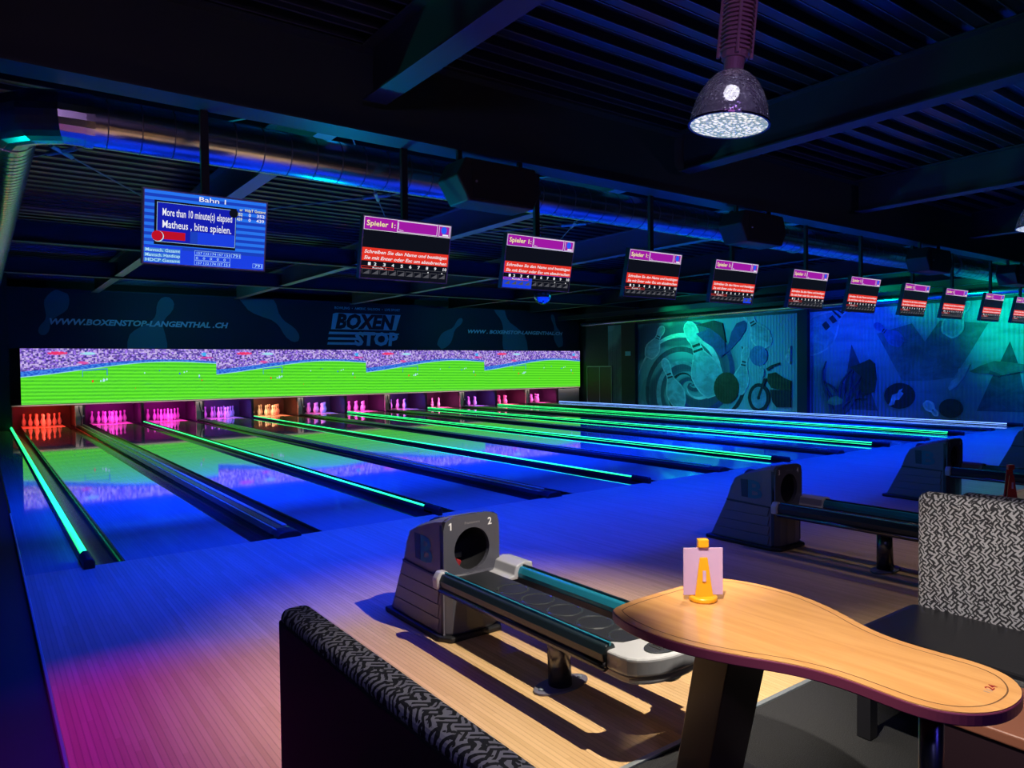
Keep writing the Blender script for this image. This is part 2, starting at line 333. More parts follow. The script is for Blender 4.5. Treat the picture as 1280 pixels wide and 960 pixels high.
# lane layout
LW, G1, G2, GW = 1.06, .718, .528, .235
def lane_left(n):
    x = 0
    for k in range(1, n): x += LW+(G1 if k % 2 else G2)
    return x
ORD = ['first', 'second', 'third', 'fourth', 'fifth', 'sixth', 'seventh', 'eighth', 'ninth', 'tenth', 'eleventh', 'twelfth', 'thirteenth']
XR = 20.3
M1 = [
 ('p_a',[(11.98,3.11),(12.06,3.11),(12.13,3.08),(12.2,3.01),(12.24,2.92),(12.26,2.82),(12.3,2.75),(12.38,2.66),(12.54,2.58),(12.7,2.49),(12.8,2.41),(12.86,2.29),(12.88,2.15),(12.88,2.04),(12.85,1.99),(12.57,1.89),(12.5,1.91),(12.38,1.97),(12.26,2.07),(12.18,2.18),(12.16,2.29),(12.16,2.44),(12.18,2.59),(12.14,2.69),(12.1,2.76),(12.0,2.83),(11.94,2.91),(11.91,3.0),(11.92,3.06),(11.98,3.11)]),
 ('p_a_s',[(12.11,2.73),(12.27,2.8),(12.3,2.76),(12.13,2.69)]),
 ('p_a_s',[(12.14,2.64),(12.34,2.72),(12.37,2.69),(12.16,2.61)]),
 ('p_big',[(10.75,3.21),(10.87,3.12),(10.92,2.99),(10.87,2.78),(10.76,2.6),(10.58,2.4),(10.5,2.24),(10.45,2.01),(10.52,1.68),(10.57,1.37),(10.55,1.13),(10.39,0.87),(10.18,0.64),(9.96,0.49),(9.84,0.44),(9.28,0.62),(9.23,0.73),(9.19,0.95),(9.21,1.23),(9.29,1.5),(9.46,1.69),(9.73,1.91),(10.03,2.12),(10.18,2.32),(10.24,2.49),(10.26,2.72),(10.32,2.92),(10.44,3.1),(10.58,3.19),(10.75,3.21)]),
 ('p_big_s',[(10.21,2.43),(10.56,2.34),(10.52,2.25),(10.17,2.34)]),
 ('p_big_s',[(10.09,2.26),(10.51,2.14),(10.48,2.06),(10.05,2.17)]),
 ('p_l',[(11.92,1.86),(11.99,1.8),(12.02,1.71),(11.98,1.58),(11.91,1.46),(11.8,1.32),(11.75,1.21),(11.72,1.06),(11.75,0.85),(11.77,0.64),(11.75,0.48),(11.66,0.31),(11.52,0.15),(11.38,0.05),(11.3,0.01),(10.96,0.12),(10.93,0.19),(10.9,0.33),(10.93,0.52),(10.98,0.7),(11.09,0.83),(11.27,0.98),(11.46,1.13),(11.55,1.27),(11.59,1.38),(11.61,1.53),(11.65,1.66),(11.73,1.78),(11.82,1.84),(11.92,1.86)]),
 ('p_l_s',[(11.58,1.34),(11.79,1.28),(11.76,1.22),(11.55,1.28)]),
 ('p_l_s',[(11.5,1.22),(11.76,1.15),(11.73,1.1),(11.47,1.17)]),
 ('p_r',[(8.19,2.21),(8.26,2.19),(8.32,2.13),(8.36,2.03),(8.37,1.91),(8.36,1.78),(8.38,1.69),(8.43,1.56),(8.55,1.42),(8.66,1.27),(8.73,1.15),(8.75,0.98),(8.74,0.82),(8.7,0.69),(8.67,0.64),(8.4,0.6),(8.34,0.65),(8.26,0.75),(8.18,0.9),(8.13,1.06),(8.14,1.19),(8.18,1.36),(8.23,1.53),(8.23,1.66),(8.2,1.76),(8.15,1.88),(8.11,1.98),(8.1,2.1),(8.13,2.17),(8.19,2.21)]),
 ('p_r_s',[(8.21,1.72),(8.37,1.75),(8.38,1.7),(8.22,1.67)]),
 ('p_r_s',[(8.22,1.61),(8.41,1.64),(8.42,1.6),(8.23,1.56)]),
 ('p_tr',[(8.22,3.46),(8.28,3.4),(8.29,3.34),(8.25,3.24),(8.17,3.16),(8.07,3.07),(8.02,3.0),(7.98,2.89),(7.98,2.72),(7.98,2.56),(7.95,2.44),(7.86,2.33),(7.73,2.22),(7.61,2.17),(7.54,2.16),(7.27,2.29),(7.25,2.35),(7.24,2.46),(7.28,2.6),(7.34,2.73),(7.44,2.81),(7.6,2.9),(7.77,2.98),(7.86,3.07),(7.9,3.15),(7.94,3.26),(7.98,3.36),(8.06,3.44),(8.14,3.47),(8.22,3.46)]),
 ('p_tr_s',[(7.89,3.12),(8.06,3.04),(8.03,3.0),(7.86,3.08)]),
 ('p_tr_s',[(7.81,3.04),(8.02,2.95),(7.99,2.91),(7.79,3.0)]),
 ('drop',[(8.29,3.14),(8.58,3.06),(8.8,2.76),(8.91,2.4),(9.26,1.86),(8.8,2.18),(8.44,2.51),(8.22,2.8),(8.19,3.04)]),
 ('ball_blue',[(7.37,1.91),(7.39,1.81),(7.43,1.71),(7.51,1.64),(7.6,1.59),(7.71,1.57),(7.81,1.59),(7.91,1.64),(7.98,1.72),(8.03,1.82),(8.05,1.92),(8.03,2.03),(7.98,2.13),(7.91,2.2),(7.81,2.25),(7.7,2.26),(7.6,2.24),(7.51,2.19),(7.43,2.11),(7.38,2.02)]),
 ('ball_dark',[(8.49,0.81),(8.51,0.64),(8.59,0.48),(8.7,0.36),(8.85,0.27),(9.01,0.24),(9.18,0.26),(9.33,0.34),(9.45,0.46),(9.53,0.61),(9.56,0.79),(9.53,0.96),(9.45,1.12),(9.33,1.25),(9.18,1.33),(9.01,1.35),(8.85,1.33),(8.7,1.25),(8.58,1.13),(8.51,0.98)]),
 ('wheel_o',[(7.28,0.5),(7.3,0.36),(7.36,0.22),(7.45,0.11),(7.57,0.04),(7.7,0.01),(7.83,0.02),(7.95,0.09),(8.04,0.19),(8.1,0.33),(8.13,0.48),(8.1,0.63),(8.04,0.77),(7.95,0.88),(7.83,0.96),(7.7,0.98),(7.56,0.96),(7.45,0.89),(7.36,0.79),(7.3,0.65)]),
 ('wheel_i',[(7.4,0.5),(7.41,0.39),(7.46,0.28),(7.52,0.2),(7.6,0.15),(7.7,0.12),(7.79,0.14),(7.88,0.19),(7.94,0.27),(7.98,0.37),(8.0,0.48),(7.98,0.6),(7.94,0.7),(7.87,0.79),(7.79,0.84),(7.7,0.86),(7.6,0.84),(7.52,0.79),(7.46,0.72),(7.41,0.61)]),
 ('hub',[(7.64,0.5),(7.65,0.45),(7.68,0.43),(7.72,0.42),(7.75,0.45),(7.76,0.49),(7.75,0.53),(7.72,0.56),(7.68,0.56),(7.65,0.54)]),
 ('headlight',[(7.48,1.34),(7.49,1.25),(7.53,1.19),(7.59,1.17),(7.64,1.19),(7.68,1.25),(7.69,1.34),(7.68,1.42),(7.64,1.48),(7.58,1.5),(7.53,1.48),(7.49,1.42)]),
 ('tank',[(7.34,1.3),(7.07,1.35),(6.78,1.18),(6.5,1.07),(6.5,0.78),(6.88,0.78),(7.21,0.83),(7.37,1.06)]),
 ('body',[(7.27,0.77),(6.5,0.76),(6.5,0.21),(7.01,0.19),(7.17,0.36)]),
 ('fork',[(7.5,1.15),(7.4,1.15),(7.66,0.49),(7.74,0.52)]),
 ('bar',[(7.4,1.47),(7.2,1.59),(6.91,1.67),(6.91,1.61),(7.17,1.52),(7.34,1.4)]),
 ('leaf1',[(10.33,2.77),(9.7,2.93),(9.09,2.53),(9.02,2.03),(9.25,1.91),(9.55,2.23),(10.01,2.5)]),
 ('leaf2',[(10.33,3.09),(9.54,3.21),(9.17,3.09),(9.02,2.4),(9.28,2.66),(9.7,2.93)]),
 ('kite',[(6.68,1.87),(6.51,2.21),(6.51,1.61),(6.67,1.76)]),
]
M2 = [
 ('tri_l',[(4.49,2.2),(4.22,1.59),(3.69,0.22),(4.79,0.23),(4.67,1.09)]),
 ('tri_r',[(0.31,2.15),(0.13,1.58),(-0.02,0.78),(-0.08,0.34),(1.07,0.33),(0.74,1.17),(0.51,1.67)]),
 ('beam_mid',[(3.72,2.49),(2.73,2.74),(2.38,2.21),(1.99,2.78),(0.81,2.64),(1.29,1.78),(1.63,1.21),(2.35,1.11),(2.99,1.1),(3.31,1.71)]),
 ('p_dia',[(4.3,3.77),(4.41,3.82),(4.53,3.81),(4.68,3.72),(4.78,3.6),(4.88,3.42),(4.97,3.32),(5.14,3.21),(5.44,3.16),(5.73,3.09),(5.93,2.99),(6.09,2.8),(6.22,2.57),(6.27,2.37),(6.26,2.25),(5.88,1.92),(5.76,1.92),(5.55,1.97),(5.31,2.09),(5.11,2.24),(5.02,2.43),(4.95,2.69),(4.89,2.97),(4.78,3.13),(4.67,3.22),(4.49,3.31),(4.36,3.41),(4.26,3.54),(4.25,3.66),(4.3,3.77)]),
 ('p_dia_s',[(4.7,3.19),(4.91,3.39),(4.97,3.33),(4.76,3.13)]),
 ('p_dia_s',[(4.8,3.05),(5.06,3.3),(5.11,3.25),(4.85,3.0)]),
 ('st1',[(5.44,2.84),(5.3,2.95),(5.16,2.77),(5.3,2.65)]),
 ('st2',[(5.21,3.03),(5.08,3.12),(4.93,2.93),(5.07,2.86)]),
 ('p_out',[(3.77,2.77),(3.78,2.73),(3.76,2.68),(3.72,2.63),(3.66,2.6),(3.58,2.56),(3.54,2.53),(3.48,2.47),(3.44,2.37),(3.4,2.27),(3.35,2.21),(3.27,2.16),(3.18,2.12),(3.1,2.11),(3.06,2.12),(2.97,2.25),(2.97,2.29),(3.0,2.36),(3.06,2.44),(3.13,2.5),(3.2,2.53),(3.3,2.55),(3.41,2.57),(3.48,2.61),(3.52,2.64),(3.57,2.71),(3.62,2.76),(3.68,2.79),(3.73,2.79),(3.77,2.77)]),
 ('p_out_s',[(3.51,2.63),(3.57,2.55),(3.54,2.53),(3.48,2.61)]),
 ('p_out_s',[(3.45,2.6),(3.52,2.5),(3.5,2.48),(3.43,2.58)]),
 ('p_green',[(1.29,3.27),(1.35,3.29),(1.4,3.27),(1.44,3.22),(1.47,3.15),(1.48,3.06),(1.51,3.01),(1.56,2.95),(1.68,2.9),(1.78,2.85),(1.84,2.8),(1.89,2.7),(1.9,2.59),(1.9,2.5),(1.88,2.45),(1.69,2.32),(1.65,2.32),(1.57,2.36),(1.49,2.43),(1.43,2.51),(1.42,2.6),(1.42,2.72),(1.43,2.86),(1.41,2.94),(1.37,2.99),(1.31,3.04),(1.27,3.1),(1.25,3.17),(1.26,3.22),(1.29,3.27)]),
 ('p_green_s',[(1.38,2.97),(1.49,3.05),(1.51,3.02),(1.4,2.94)]),
 ('p_green_s',[(1.41,2.9),(1.54,3.0),(1.56,2.97),(1.42,2.87)]),
 ('wheel2',[(2.63,0.69),(2.65,0.57),(2.71,0.47),(2.8,0.38),(2.92,0.33),(3.05,0.3),(3.18,0.32),(3.31,0.36),(3.4,0.44),(3.47,0.55),(3.49,0.66),(3.47,0.78),(3.41,0.89),(3.31,0.97),(3.19,1.03),(3.05,1.05),(2.92,1.03),(2.8,0.98),(2.71,0.9),(2.65,0.8)]),
 ('rim2',[(3.31,0.49),(3.37,0.41),(3.33,0.38),(3.21,0.42),(3.17,0.55),(3.06,0.57),(2.94,0.75),(3.01,0.8),(2.96,0.89),(3.06,0.85),(3.11,0.75),(3.26,0.7)]),
 ('ball2',[(1.4,0.38),(1.41,0.3),(1.45,0.23),(1.52,0.16),(1.6,0.12),(1.69,0.11),(1.78,0.12),(1.87,0.15),(1.94,0.2),(1.98,0.28),(1.99,0.36),(1.98,0.44),(1.94,0.52),(1.87,0.58),(1.78,0.62),(1.69,0.63),(1.6,0.62),(1.52,0.59),(1.45,0.53),(1.41,0.46)]),
 ('p_small',[(2.05,0.18),(2.04,0.21),(2.04,0.23),(2.06,0.26),(2.08,0.27),(2.11,0.29),(2.13,0.31),(2.15,0.34),(2.16,0.39),(2.17,0.44),(2.18,0.47),(2.22,0.5),(2.25,0.52),(2.29,0.53),(2.31,0.53),(2.37,0.47),(2.37,0.45),(2.36,0.41),(2.34,0.37),(2.32,0.34),(2.28,0.32),(2.24,0.3),(2.19,0.29),(2.16,0.27),(2.14,0.25),(2.13,0.22),(2.11,0.2),(2.09,0.18),(2.07,0.18),(2.05,0.18)]),
 ('p_small_s',[(2.15,0.26),(2.12,0.3),(2.13,0.31),(2.16,0.27)]),
 ('p_small_s',[(2.17,0.28),(2.13,0.32),(2.14,0.33),(2.18,0.29)]),
 ('plane',[(1.24,1.38),(0.95,1.54),(0.66,1.65),(0.47,1.63),(-0.0,1.56),(-0.38,1.53),(-0.38,1.44),(-0.0,1.38),(0.5,1.27),(0.7,1.31),(1.12,1.33)]),
 ('wing',[(0.74,1.4),(0.5,1.31),(0.54,1.24),(0.78,1.31)]),
 ('coral',[(5.83,0.41),(5.65,1.13),(5.42,1.68),(5.13,1.84),(5.3,1.3),(5.01,1.41),(5.16,0.92),(4.84,1.14),(5.24,0.43),(5.53,0.2)]),
 ('gcoral',[(5.27,0.4),(5.13,0.57),(4.93,0.63),(4.73,0.52),(4.76,0.39),(5.01,0.33)]),
 ('diver',[(4.19,1.62),(3.92,1.74),(3.77,1.61),(3.72,1.15),(3.77,0.79),(4.03,0.68),(4.24,0.88),(4.13,1.2),(4.51,1.51)]),
 ('rocks',[(1.76,0.93),(1.67,1.12),(1.54,1.21),(1.5,1.45),(1.2,1.59),(1.37,1.22),(1.54,0.98),(1.72,0.86)]),
]

# ================================================================== STRUCTURE
# approach floor, boards along y
floor = struct(MB().bb(-.72, XR, -4.9, 0, -.08, -.02).build('floor', 'black'))
bme = MB().bb(0, BW-.0006, -4.9, 0, -.02, 0).mesh('board', 'approach')
nb = 0; x = -.72
while nb < 300:
    o = bpy.data.objects.new('board', bme); COL.objects.link(o); o.parent = floor; o.location = (x, 0, random.choice((0, 0, 0, -.0003))); x += BW; nb += 1
rest = MB()
while x < XR:
    rest.bb(x, min(x+BW-.0006, XR), -4.9, 0, -.02, 0); x += BW
rest.build('remaining_boards', 'approach', floor)['kind'] = 'stuff'
# strip of floor left of the lanes
MB().bb(-.72, -.31, 0, 17.9, -.02, 0).build('side_strip', 'lane', floor)
MB().bb(19.67+GW+.10, XR, 0, 17.9, -.02, 0).build('side_strip', 'lane', floor)
carpet = struct(MB().bb(-2.0, XR, -9.5, -4.9, -.08, -.004).build('floor_carpet', 'carpet'))
struct(MB().bb(-2.0, -.735, -4.9, 19.6, -.12, -.03).build('floor_side', 'black'))
struct(MB().bb(-.735, -.72, -4.93, 3.2, -.06, .006).build('trim_1', 'trim', bevel=.003))
struct(MB().bb(-.735, XR, -4.925, -4.9, -.03, .005).build('trim_2', 'trim', bevel=.002))
struct(MB().bb(-2.1, -2.0, -9.5, 19.7, -.1, 4.6).build('wall_left', 'wall'))
struct(MB().bb(-2.1, 24.5, 19.6, 19.7, -.1, 4.6).build('wall_back', 'wall'))
struct(MB().bb(-2.1, XR+.2, -9.6, -9.5, -.1, 4.6).build('wall_front', 'wall'))
struct(MB().bb(-2.0, -.29, 17.6, 17.75, -.02, 4.6).build('wall_masking_side', 'wall'))
# right wall with murals
def mural_mat(name, kind):
    m = mat(name, (.3, .5, .6), .55); g = G(m); P = g.sep(g.pos()); y, z = P[1], P[2]
    n1, nc = g.noise(g.pos(), .9, 3)
    if kind == 1:
        dy = g.m_('SUBTRACT', y, 10.6); dz = g.m_('MULTIPLY', g.m_('SUBTRACT', z, .9), 1.5)
        r = g.m_('SQRT', g.m_('ADD', g.m_('MULTIPLY', dy, dy), g.m_('MULTIPLY', dz, dz)))
        th = g.m_('ARCTAN2', dz, dy)
        ph = g.m_('ADD', g.m_('MULTIPLY', g.m_('LOGARITHM', g.m_('ADD', r, .15), 2.718), 6.5), g.m_('MULTIPLY', th, 2))
        ph = g.m_('ADD', ph, g.m_('MULTIPLY', n1, 2.2))
        sw = g.ss(g.m_('SINE', ph), -.25, .25)
        sw2 = g.ss(g.m_('SINE', g.m_('ADD', g.m_('MULTIPLY', ph, 2), 1.0)), .2, .5)
        a = g.mix(sw, (.05, .10, .16), (.22, .48, .52)); a = g.mix(g.m_('MULTIPLY', sw2, .4), a, (.05, .2, .22))
        right = g.ss(y, 9.2, 8.0)
        sky = g.mix(n1, (.25, .5, .6), (.45, .65, .75))
        c = g.mix(right, a, sky)
    else:
        n2, _ = g.noise(g.com(0, g.m_('MULTIPLY', y, .5), g.m_('MULTIPLY', z, 2.2)), 1.6, 4)
        c = g.mix(g.ss(z, .2, 2.6), (.14, .24, .32), (.42, .6, .7)); c = g.mix(g.m_('MULTIPLY', g.ss(n2, .45, .75), .5), c, (.09, .18, .22))
    g.col(c)
    wv = g.m_('SINE', g.m_('MULTIPLY', y, 2*PI/.11)); g.bump(wv, .6, .012)
    return m
MT['mural1'] = mural_mat('swirl mural paint', 1); MT['mural2'] = mural_mat('underwater mural paint', 2)
wr = struct(MB().bb(XR+.03, XR+.2, -9.5, 16.4, -.1, 4.6).build('wall_right', 'wall'))
struct(MB().bb(21.5, 21.7, 16.4, 19.6, -.1, 4.6).build('wall_right_rear', 'wall'))
struct(MB().bb(XR+.2, 21.7, 16.3, 16.4, -.1, 4.6).build('wall_return', 'wall'))
for a, b in ((14.15, 15.0),): MB().bb(XR, XR+.03, a, b, 0, 3.3).build('mural_strip', 'mural1', wr)
m1 = tag(MB().bb(XR, XR+.03, 6.25, 13.3, 0, 3.28).build('wall_mural', 'mural1'), 'corrugated wall painted with flying bowling pins, a swirl and a motorcycle', 'mural')
m2 = tag(MB().bb(XR, XR+.03, -9.5, 5.85, 0, 3.28).build('wall_mural', 'mural2'), 'corrugated wall painted with a murky underwater scene, right of the dark pillar', 'mural')
for y0, y1 in ((5.86, 6.22), (13.32, 14.1)):
    struct(MB().bb(XR-.14, XR+.1, y0, y1, -.02, 4.4).build('wall_pillar', 'wall', bevel=.01))
struct(MB().bb(XR-.05, XR+.1, -9.5, 14.1, 3.26, 3.44).build('trim_3', 'steel', bevel=.01))
PAL = {'pinpaint': (.36, .6, .68), 'outline': (.75, .9, .95), 'dark': (.02, .03, .04), 'dkblue': (.03, .07, .28), 'midblue': (.12, .26, .6), 'olive': (.05, .07, .03), 'tri': (.05, .11, .16),
       'tri2': (.13, .26, .31), 'gcoral': (.2, .5, .2), 'plane': (.12, .22, .22), 'rim': (.5, .65, .75), 'shade': (.28, .5, .58)}
for k, c in PAL.items():
    MT['mp_'+k] = m = mat('mural paint '+k, c, .55); g = G(m); P = g.sep(g.pos())
    n1, _ = g.noise(g.com(0, P[1], g.m_('MULTIPLY', P[2], 1.6)), 1.9, 5, .62, .8)
    g.col(g.mix(g.ss(n1, .34, .68), tuple(v*.66 for v in c), tuple(min(1, v*1.15) for v in c))); g.bump(g.m_('SINE', g.m_('MULTIPLY', P[1], 2*PI/.11)), .6, .012)
def scale_poly(p, f):
    cy = sum(a for a, b in p)/len(p); cz = sum(b for a, b in p)/len(p)
    return [(cy+(a-cy)*f, cz+(b-cz)*f) for a, b in p]
def offset_poly(p, d):
    n = len(p); q = []
    A = sum(p[i][0]*p[(i+1) % n][1]-p[(i+1) % n][0]*p[i][1] for i in range(n)); sg = 1 if A > 0 else -1
    for i in range(n):
        a, b, c = p[i-1], p[i], p[(i+1) % n]
        e1 = V((b[0]-a[0], b[1]-a[1])); e2 = V((c[0]-b[0], c[1]-b[1]))
        t = (e1.normalized() if e1.length > 1e-6 else V((0, 0)))+(e2.normalized() if e2.length > 1e-6 else V((0, 0)))
        if t.length < 1e-6: q.append(b); continue
        t.normalize(); nrm = V((t.y, -t.x))*sg
        q.append((b[0]+nrm.x*d, b[1]+nrm.y*d))
    return q
def clip(p, y0, y1, z1):
    return [(min(max(a, y0), y1), min(max(b, .005), z1)) for a, b in p]
def paint(par, name, poly, m, lvl, lim):
    poly = clip(poly, *lim)
    MB().prism(poly, XR-.002-.0022*lvl, XR+.004, 'yz').build(name, m, par)
lv = 0
for data, par, lim in ((M1, m1, (6.27, 13.28, 3.27)), (M2, m2, (-9.4, 5.83, 3.27))):
    lv = 0
    for nm, p in data:
        lv += 1
        if p[0] == p[-1]: p = p[:-1]
        if nm == 'coral':
            rr = random.Random(4)
            for k in range(11):
                a = math.radians(62+k*8.5); L = rr.uniform(.9, 1.75); base = (4.95+rr.uniform(-.25, .25), .03); q1 = []; q2 = []
                for i in range(7):
                    t = i/6; a2 = a+.25*math.sin(t*3+k); w_ = .07*(1-t*.85)
                    c = (base[0]+math.cos(a2)*L*t, base[1]+math.sin(a2)*L*t); q1.append((c[0]-w_, c[1])); q2.append((c[0]+w_, c[1]))
                paint(par, 'painted_coral', q1+q2[::-1], 'mp_tri', lv+k*.02, lim)
            continue
        if nm.startswith('p_') and not nm.endswith('_s'):
            if nm not in ('p_out',): paint(par, 'painted_outline', offset_poly(p, .045), 'mp_outline', lv, lim)
            else: paint(par, 'painted_outline', offset_poly(p, .03), 'mp_midblue', lv, lim)
            paint(par, 'painted_pin', p, 'mp_midblue' if nm == 'p_out' else 'mp_pinpaint', lv+.5, lim)
        elif nm.endswith('_s'): paint(par, 'painted_stripe', p, 'mp_dark', lv+.5, lim)
        else:
            mm = {'drop': 'dkblue', 'ball_blue': 'midblue', 'ball_dark': 'olive', 'wheel_o': 'dark', 'wheel_i': 'shade', 'hub': 'dark', 'headlight': 'pinpaint', 'tank': 'olive', 'body': 'dark', 'fork': 'dark', 'bar': 'dark',
                  'leaf1': 'dkblue', 'leaf2': 'dark', 'kite': 'outline', 'tri_l': 'tri', 'tri_r': 'tri', 'beam_mid': 'tri2', 'st1': 'dark', 'st2': 'dark', 'wheel2': 'dark', 'rim2': 'rim', 'ball2': 'dark', 'plane': 'plane', 'wing': 'tri',
                  'coral': 'tri', 'gcoral': 'gcoral', 'diver': 'olive', 'rocks': 'rim'}[nm]
            paint(par, 'painted_'+{'drop': 'drop', 'ball_blue': 'ball', 'ball_dark': 'ball', 'ball2': 'ball', 'wheel_o': 'wheel', 'wheel_i': 'wheel', 'hub': 'hub', 'headlight': 'headlight', 'tank': 'tank', 'body': 'engine', 'fork': 'fork', 'bar': 'handlebar',
                  'leaf1': 'swirl', 'leaf2': 'swirl', 'kite': 'kite', 'tri_l': 'triangle', 'tri_r': 'triangle', 'beam_mid': 'light_shaft', 'st1': 'stripe', 'st2': 'stripe', 'wheel2': 'wheel', 'rim2': 'rim', 'plane': 'wreck', 'wing': 'wing',
                  'coral': 'coral', 'gcoral': 'coral', 'diver': 'rock', 'rocks': 'foam'}[nm], p, 'mp_'+mm, lv, lim)
# swirl arms in real paint layers
for k in range(5):
    P = []; Q = []
    for i in range(44):
        t = i/43; th = -t*1.9*PI+k*1.2566+1; r = .10+2.7*t**1.3; wd = .05+.34*t*math.sin(PI*min(1, t*1.02))
        P.append((10.65+r*math.cos(th)*.95, .95+r*math.sin(th)*.85)); Q.append((10.65+(r+wd)*math.cos(th)*.95, .95+(r+wd)*math.sin(th)*.85))
    mb = MB()
    for i in range(43):
        if P[i][0] < 8.3: continue
        q = clip([P[i], P[i+1], Q[i+1], Q[i]], 6.27, 13.28, 3.27)
        mb.add([(XR-.0015, a, b) for a, b in q], [(0, 1, 2, 3)])
    mb.build('painted_swirl', 'mp_'+('dkblue', 'dark', 'shade', 'tri', 'outline')[k], m1)

# rear doors on the right wall
dr = struct(MB().bb(XR-.02, XR+.03, 14.78, 16.28, 0, 1.62).build('door_1', 'black'))
for yy in (14.78, 15.5, 16.28): MB().bb(XR-.035, XR-.02, yy-.012, yy+.012, 0, 1.6).build('door_frame', 'steel_pale', dr)
MB().bb(XR-.035, XR-.02, 14.77, 16.29, 1.58, 1.61).build('door_frame', 'steel_pale', dr)
tag(MB().bb(XR-.16, XR-.14, 13.55, 13.85, 2.02, 2.2).build('notice_sign', 'bannertext'), 'small pale notice on the dark pillar left of the swirl mural', 'sign')

# ---------------------------------------------------------------- ceiling, beams
def deck(y0, y1, z):
    mb = MB(); P = []; y = y0
    while y < y1:
        P += [(y, z), (y+.12, z), (y+.14, z+.07), (y+.28, z+.07), (y+.30, z)]; y += .30
    P = P[:-1]; n = len(P)
    vs = [(-2.1, a, b) for a, b in P]+[(21.7, a, b) for a, b in P]
    mb.add(vs, [(i, i+1, n+i+1, n+i) for i in range(n-1)])
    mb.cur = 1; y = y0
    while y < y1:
        for q in (y+.004, y+.112): mb.bb(-2.1, 21.7, q, q+.009, z-.006, z)  # thin strips added as painted highlights along each rib
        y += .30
    return mb
struct(deck(-9.6, 19.7, 4.45).build('ceiling', ['deck', 'deckglint']))
struct(MB().bb(-2.2, 21.8, -9.7, 19.8, 4.56, 4.62).build('ceiling_slab', 'black'))
def ibeam_x(y, z0, z1, w, x0, x1, name='trim_beam', m='steel', t=.016):
    mb = MB(); mb.bb(x0, x1, y-w/2, y+w/2, z0, z0+t); mb.bb(x0, x1, y-w/2, y+w/2, z1-t, z1); mb.bb(x0, x1, y-.008, y+.008, z0+t, z1-t)
    return mb.build(name, m)
def ibeam_y(x, z0, z1, w, y0, y1, name='trim_beam', m='steel', t=.016):
    mb = MB(); mb.bb(x-w/2, x+w/2, y0, y1, z0, z0+t); mb.bb(x-w/2, x+w/2, y0, y1, z1-t, z1); mb.bb(x-.008, x+.008, y0, y1, z0+t, z1-t)
    return mb.build(name, m)
tag(ibeam_x(-1.03, 3.7, 4.44, .28, -2.0, XR, 'main_beam'), 'long deep steel beam across the room that carries the monitors', 'beam')
tag(ibeam_x(8.3, 3.92, 4.3, .2, -2.0, XR, 'rear_beam'), 'pale steel beam crossing under the roof halfway down the lanes', 'beam')
tag(ibeam_x(13.2, 3.92, 4.3, .2, -2.0, XR, 'rear_beam'), 'farthest steel cross beam, near the pin end of the roof', 'beam')
for k, x in enumerate((-2.0+.12, 1.85, 5.93, 10.0, 14.1, 18.2)):
    nm = ['at the left wall', 'second from the left wall', 'third from the left wall', 'fourth from the left wall', 'fifth from the left wall', 'beside the murals'][k]
    tag(ibeam_y(x, 3.96, 4.44, .22, -9.4, -1.18, 'roof_beam'), 'dark roof beam over the seating, '+nm, 'beam')
    tag(ibeam_y(x, 3.96, 4.44, .2, -.88, 17.6, 'roof_beam', 'steel_pale' if 0 < k < 4 else 'steel'), 'roof beam running over the lanes, '+nm, 'beam')
for k, (x, y, pl) in enumerate(((-.15, 2.9, 'behind the duct elbow'), (3.85, 2.9, 'above the second monitor'), (7.75, 2.9, 'above the fourth monitor'))):
    e = empty('roof_brace', (x, y, 4.2), 'crossed bracing rods under the roof '+pl, 'brace')
    for sx, sy in ((1.95, 3.2), (1.95, -3.2)):
        MB().tube([(-sx, -sy, 0), (sx, sy, 0)], .009, 6).build('rod', 'steel_pale', e)
    MB().tube([(-.12, -.2, 0), (.12, .2, 0)], .03, 8).build('turnbuckle', 'capmetal', e)
    MB().tube([(-.12, .2, 0), (.12, -.2, 0)], .03, 8).build('turnbuckle', 'capmetal', e)
    if k == 1: MB().tube([(0, 0, 0), (0, 0, .25)], .007, 6).build('hanger', 'steel_pale', e)
# ventilation duct
dct = empty('ventilation_duct', (.03, -.44, 3.60), 'round galvanised duct running behind the main beam and turning down the left side', 'duct')
def duct_run(p0, p1, r, name, pitch, last=None):
    p0, p1 = V(p0), V(p1); L = (p1-p0).length; n = int(L/pitch); pts = []; rs = []
    d = (p1-p0).normalized()
    mb = MB(); mb.smooth = True; mb.tube([p0, p1], r, 48, caps=False); o = mb.build(name, 'duct', dct)
    mb = MB()
    for i in range(n):
        a = p0+d*(i+.5)*pitch; mb.tube([a-d*.004, a+d*.004], r+.003, 32)
    s = mb.build('seam_rings', 'seam', o); s['kind'] = 'stuff'; return o
duct_run((-.28, 0, 0), (20.2, 0, 0), .195, 'straight_run', .24)
duct_run((-.77, .5, 0), (-.77, 17.9, 0), .195, 'side_run', .13)
A = [V((-.28, 0, 0)), V((-.44, .0, 0)), V((-.62, .10, 0)), V((-.74, .28, 0)), V((-.77, .5, 0))]
mb = MB(); mb.tube(A, [.2, .2, .205, .2, .2], 24); mb.build('elbow', 'duct', dct)
for p, q in ((A[0], V((-.31, 0, 0))), (A[4], V((-.77, .47, 0)))):
    mb = MB(); mb.tube([p-(q-p), q], .207, 24); mb.build('collar', 'duct', dct)
for x in (3.1, 9.4, 15.0):
    MB().lathe([(.201, -.02), (.212, -.02), (.212, .02), (.201, .02)], 24, caps=False).build('clamp', 'steel_pale', dct).matrix_local = Matrix.Translation((x, 0, 0)) @ Matrix.Rotation(PI/2, 4, 'Y')
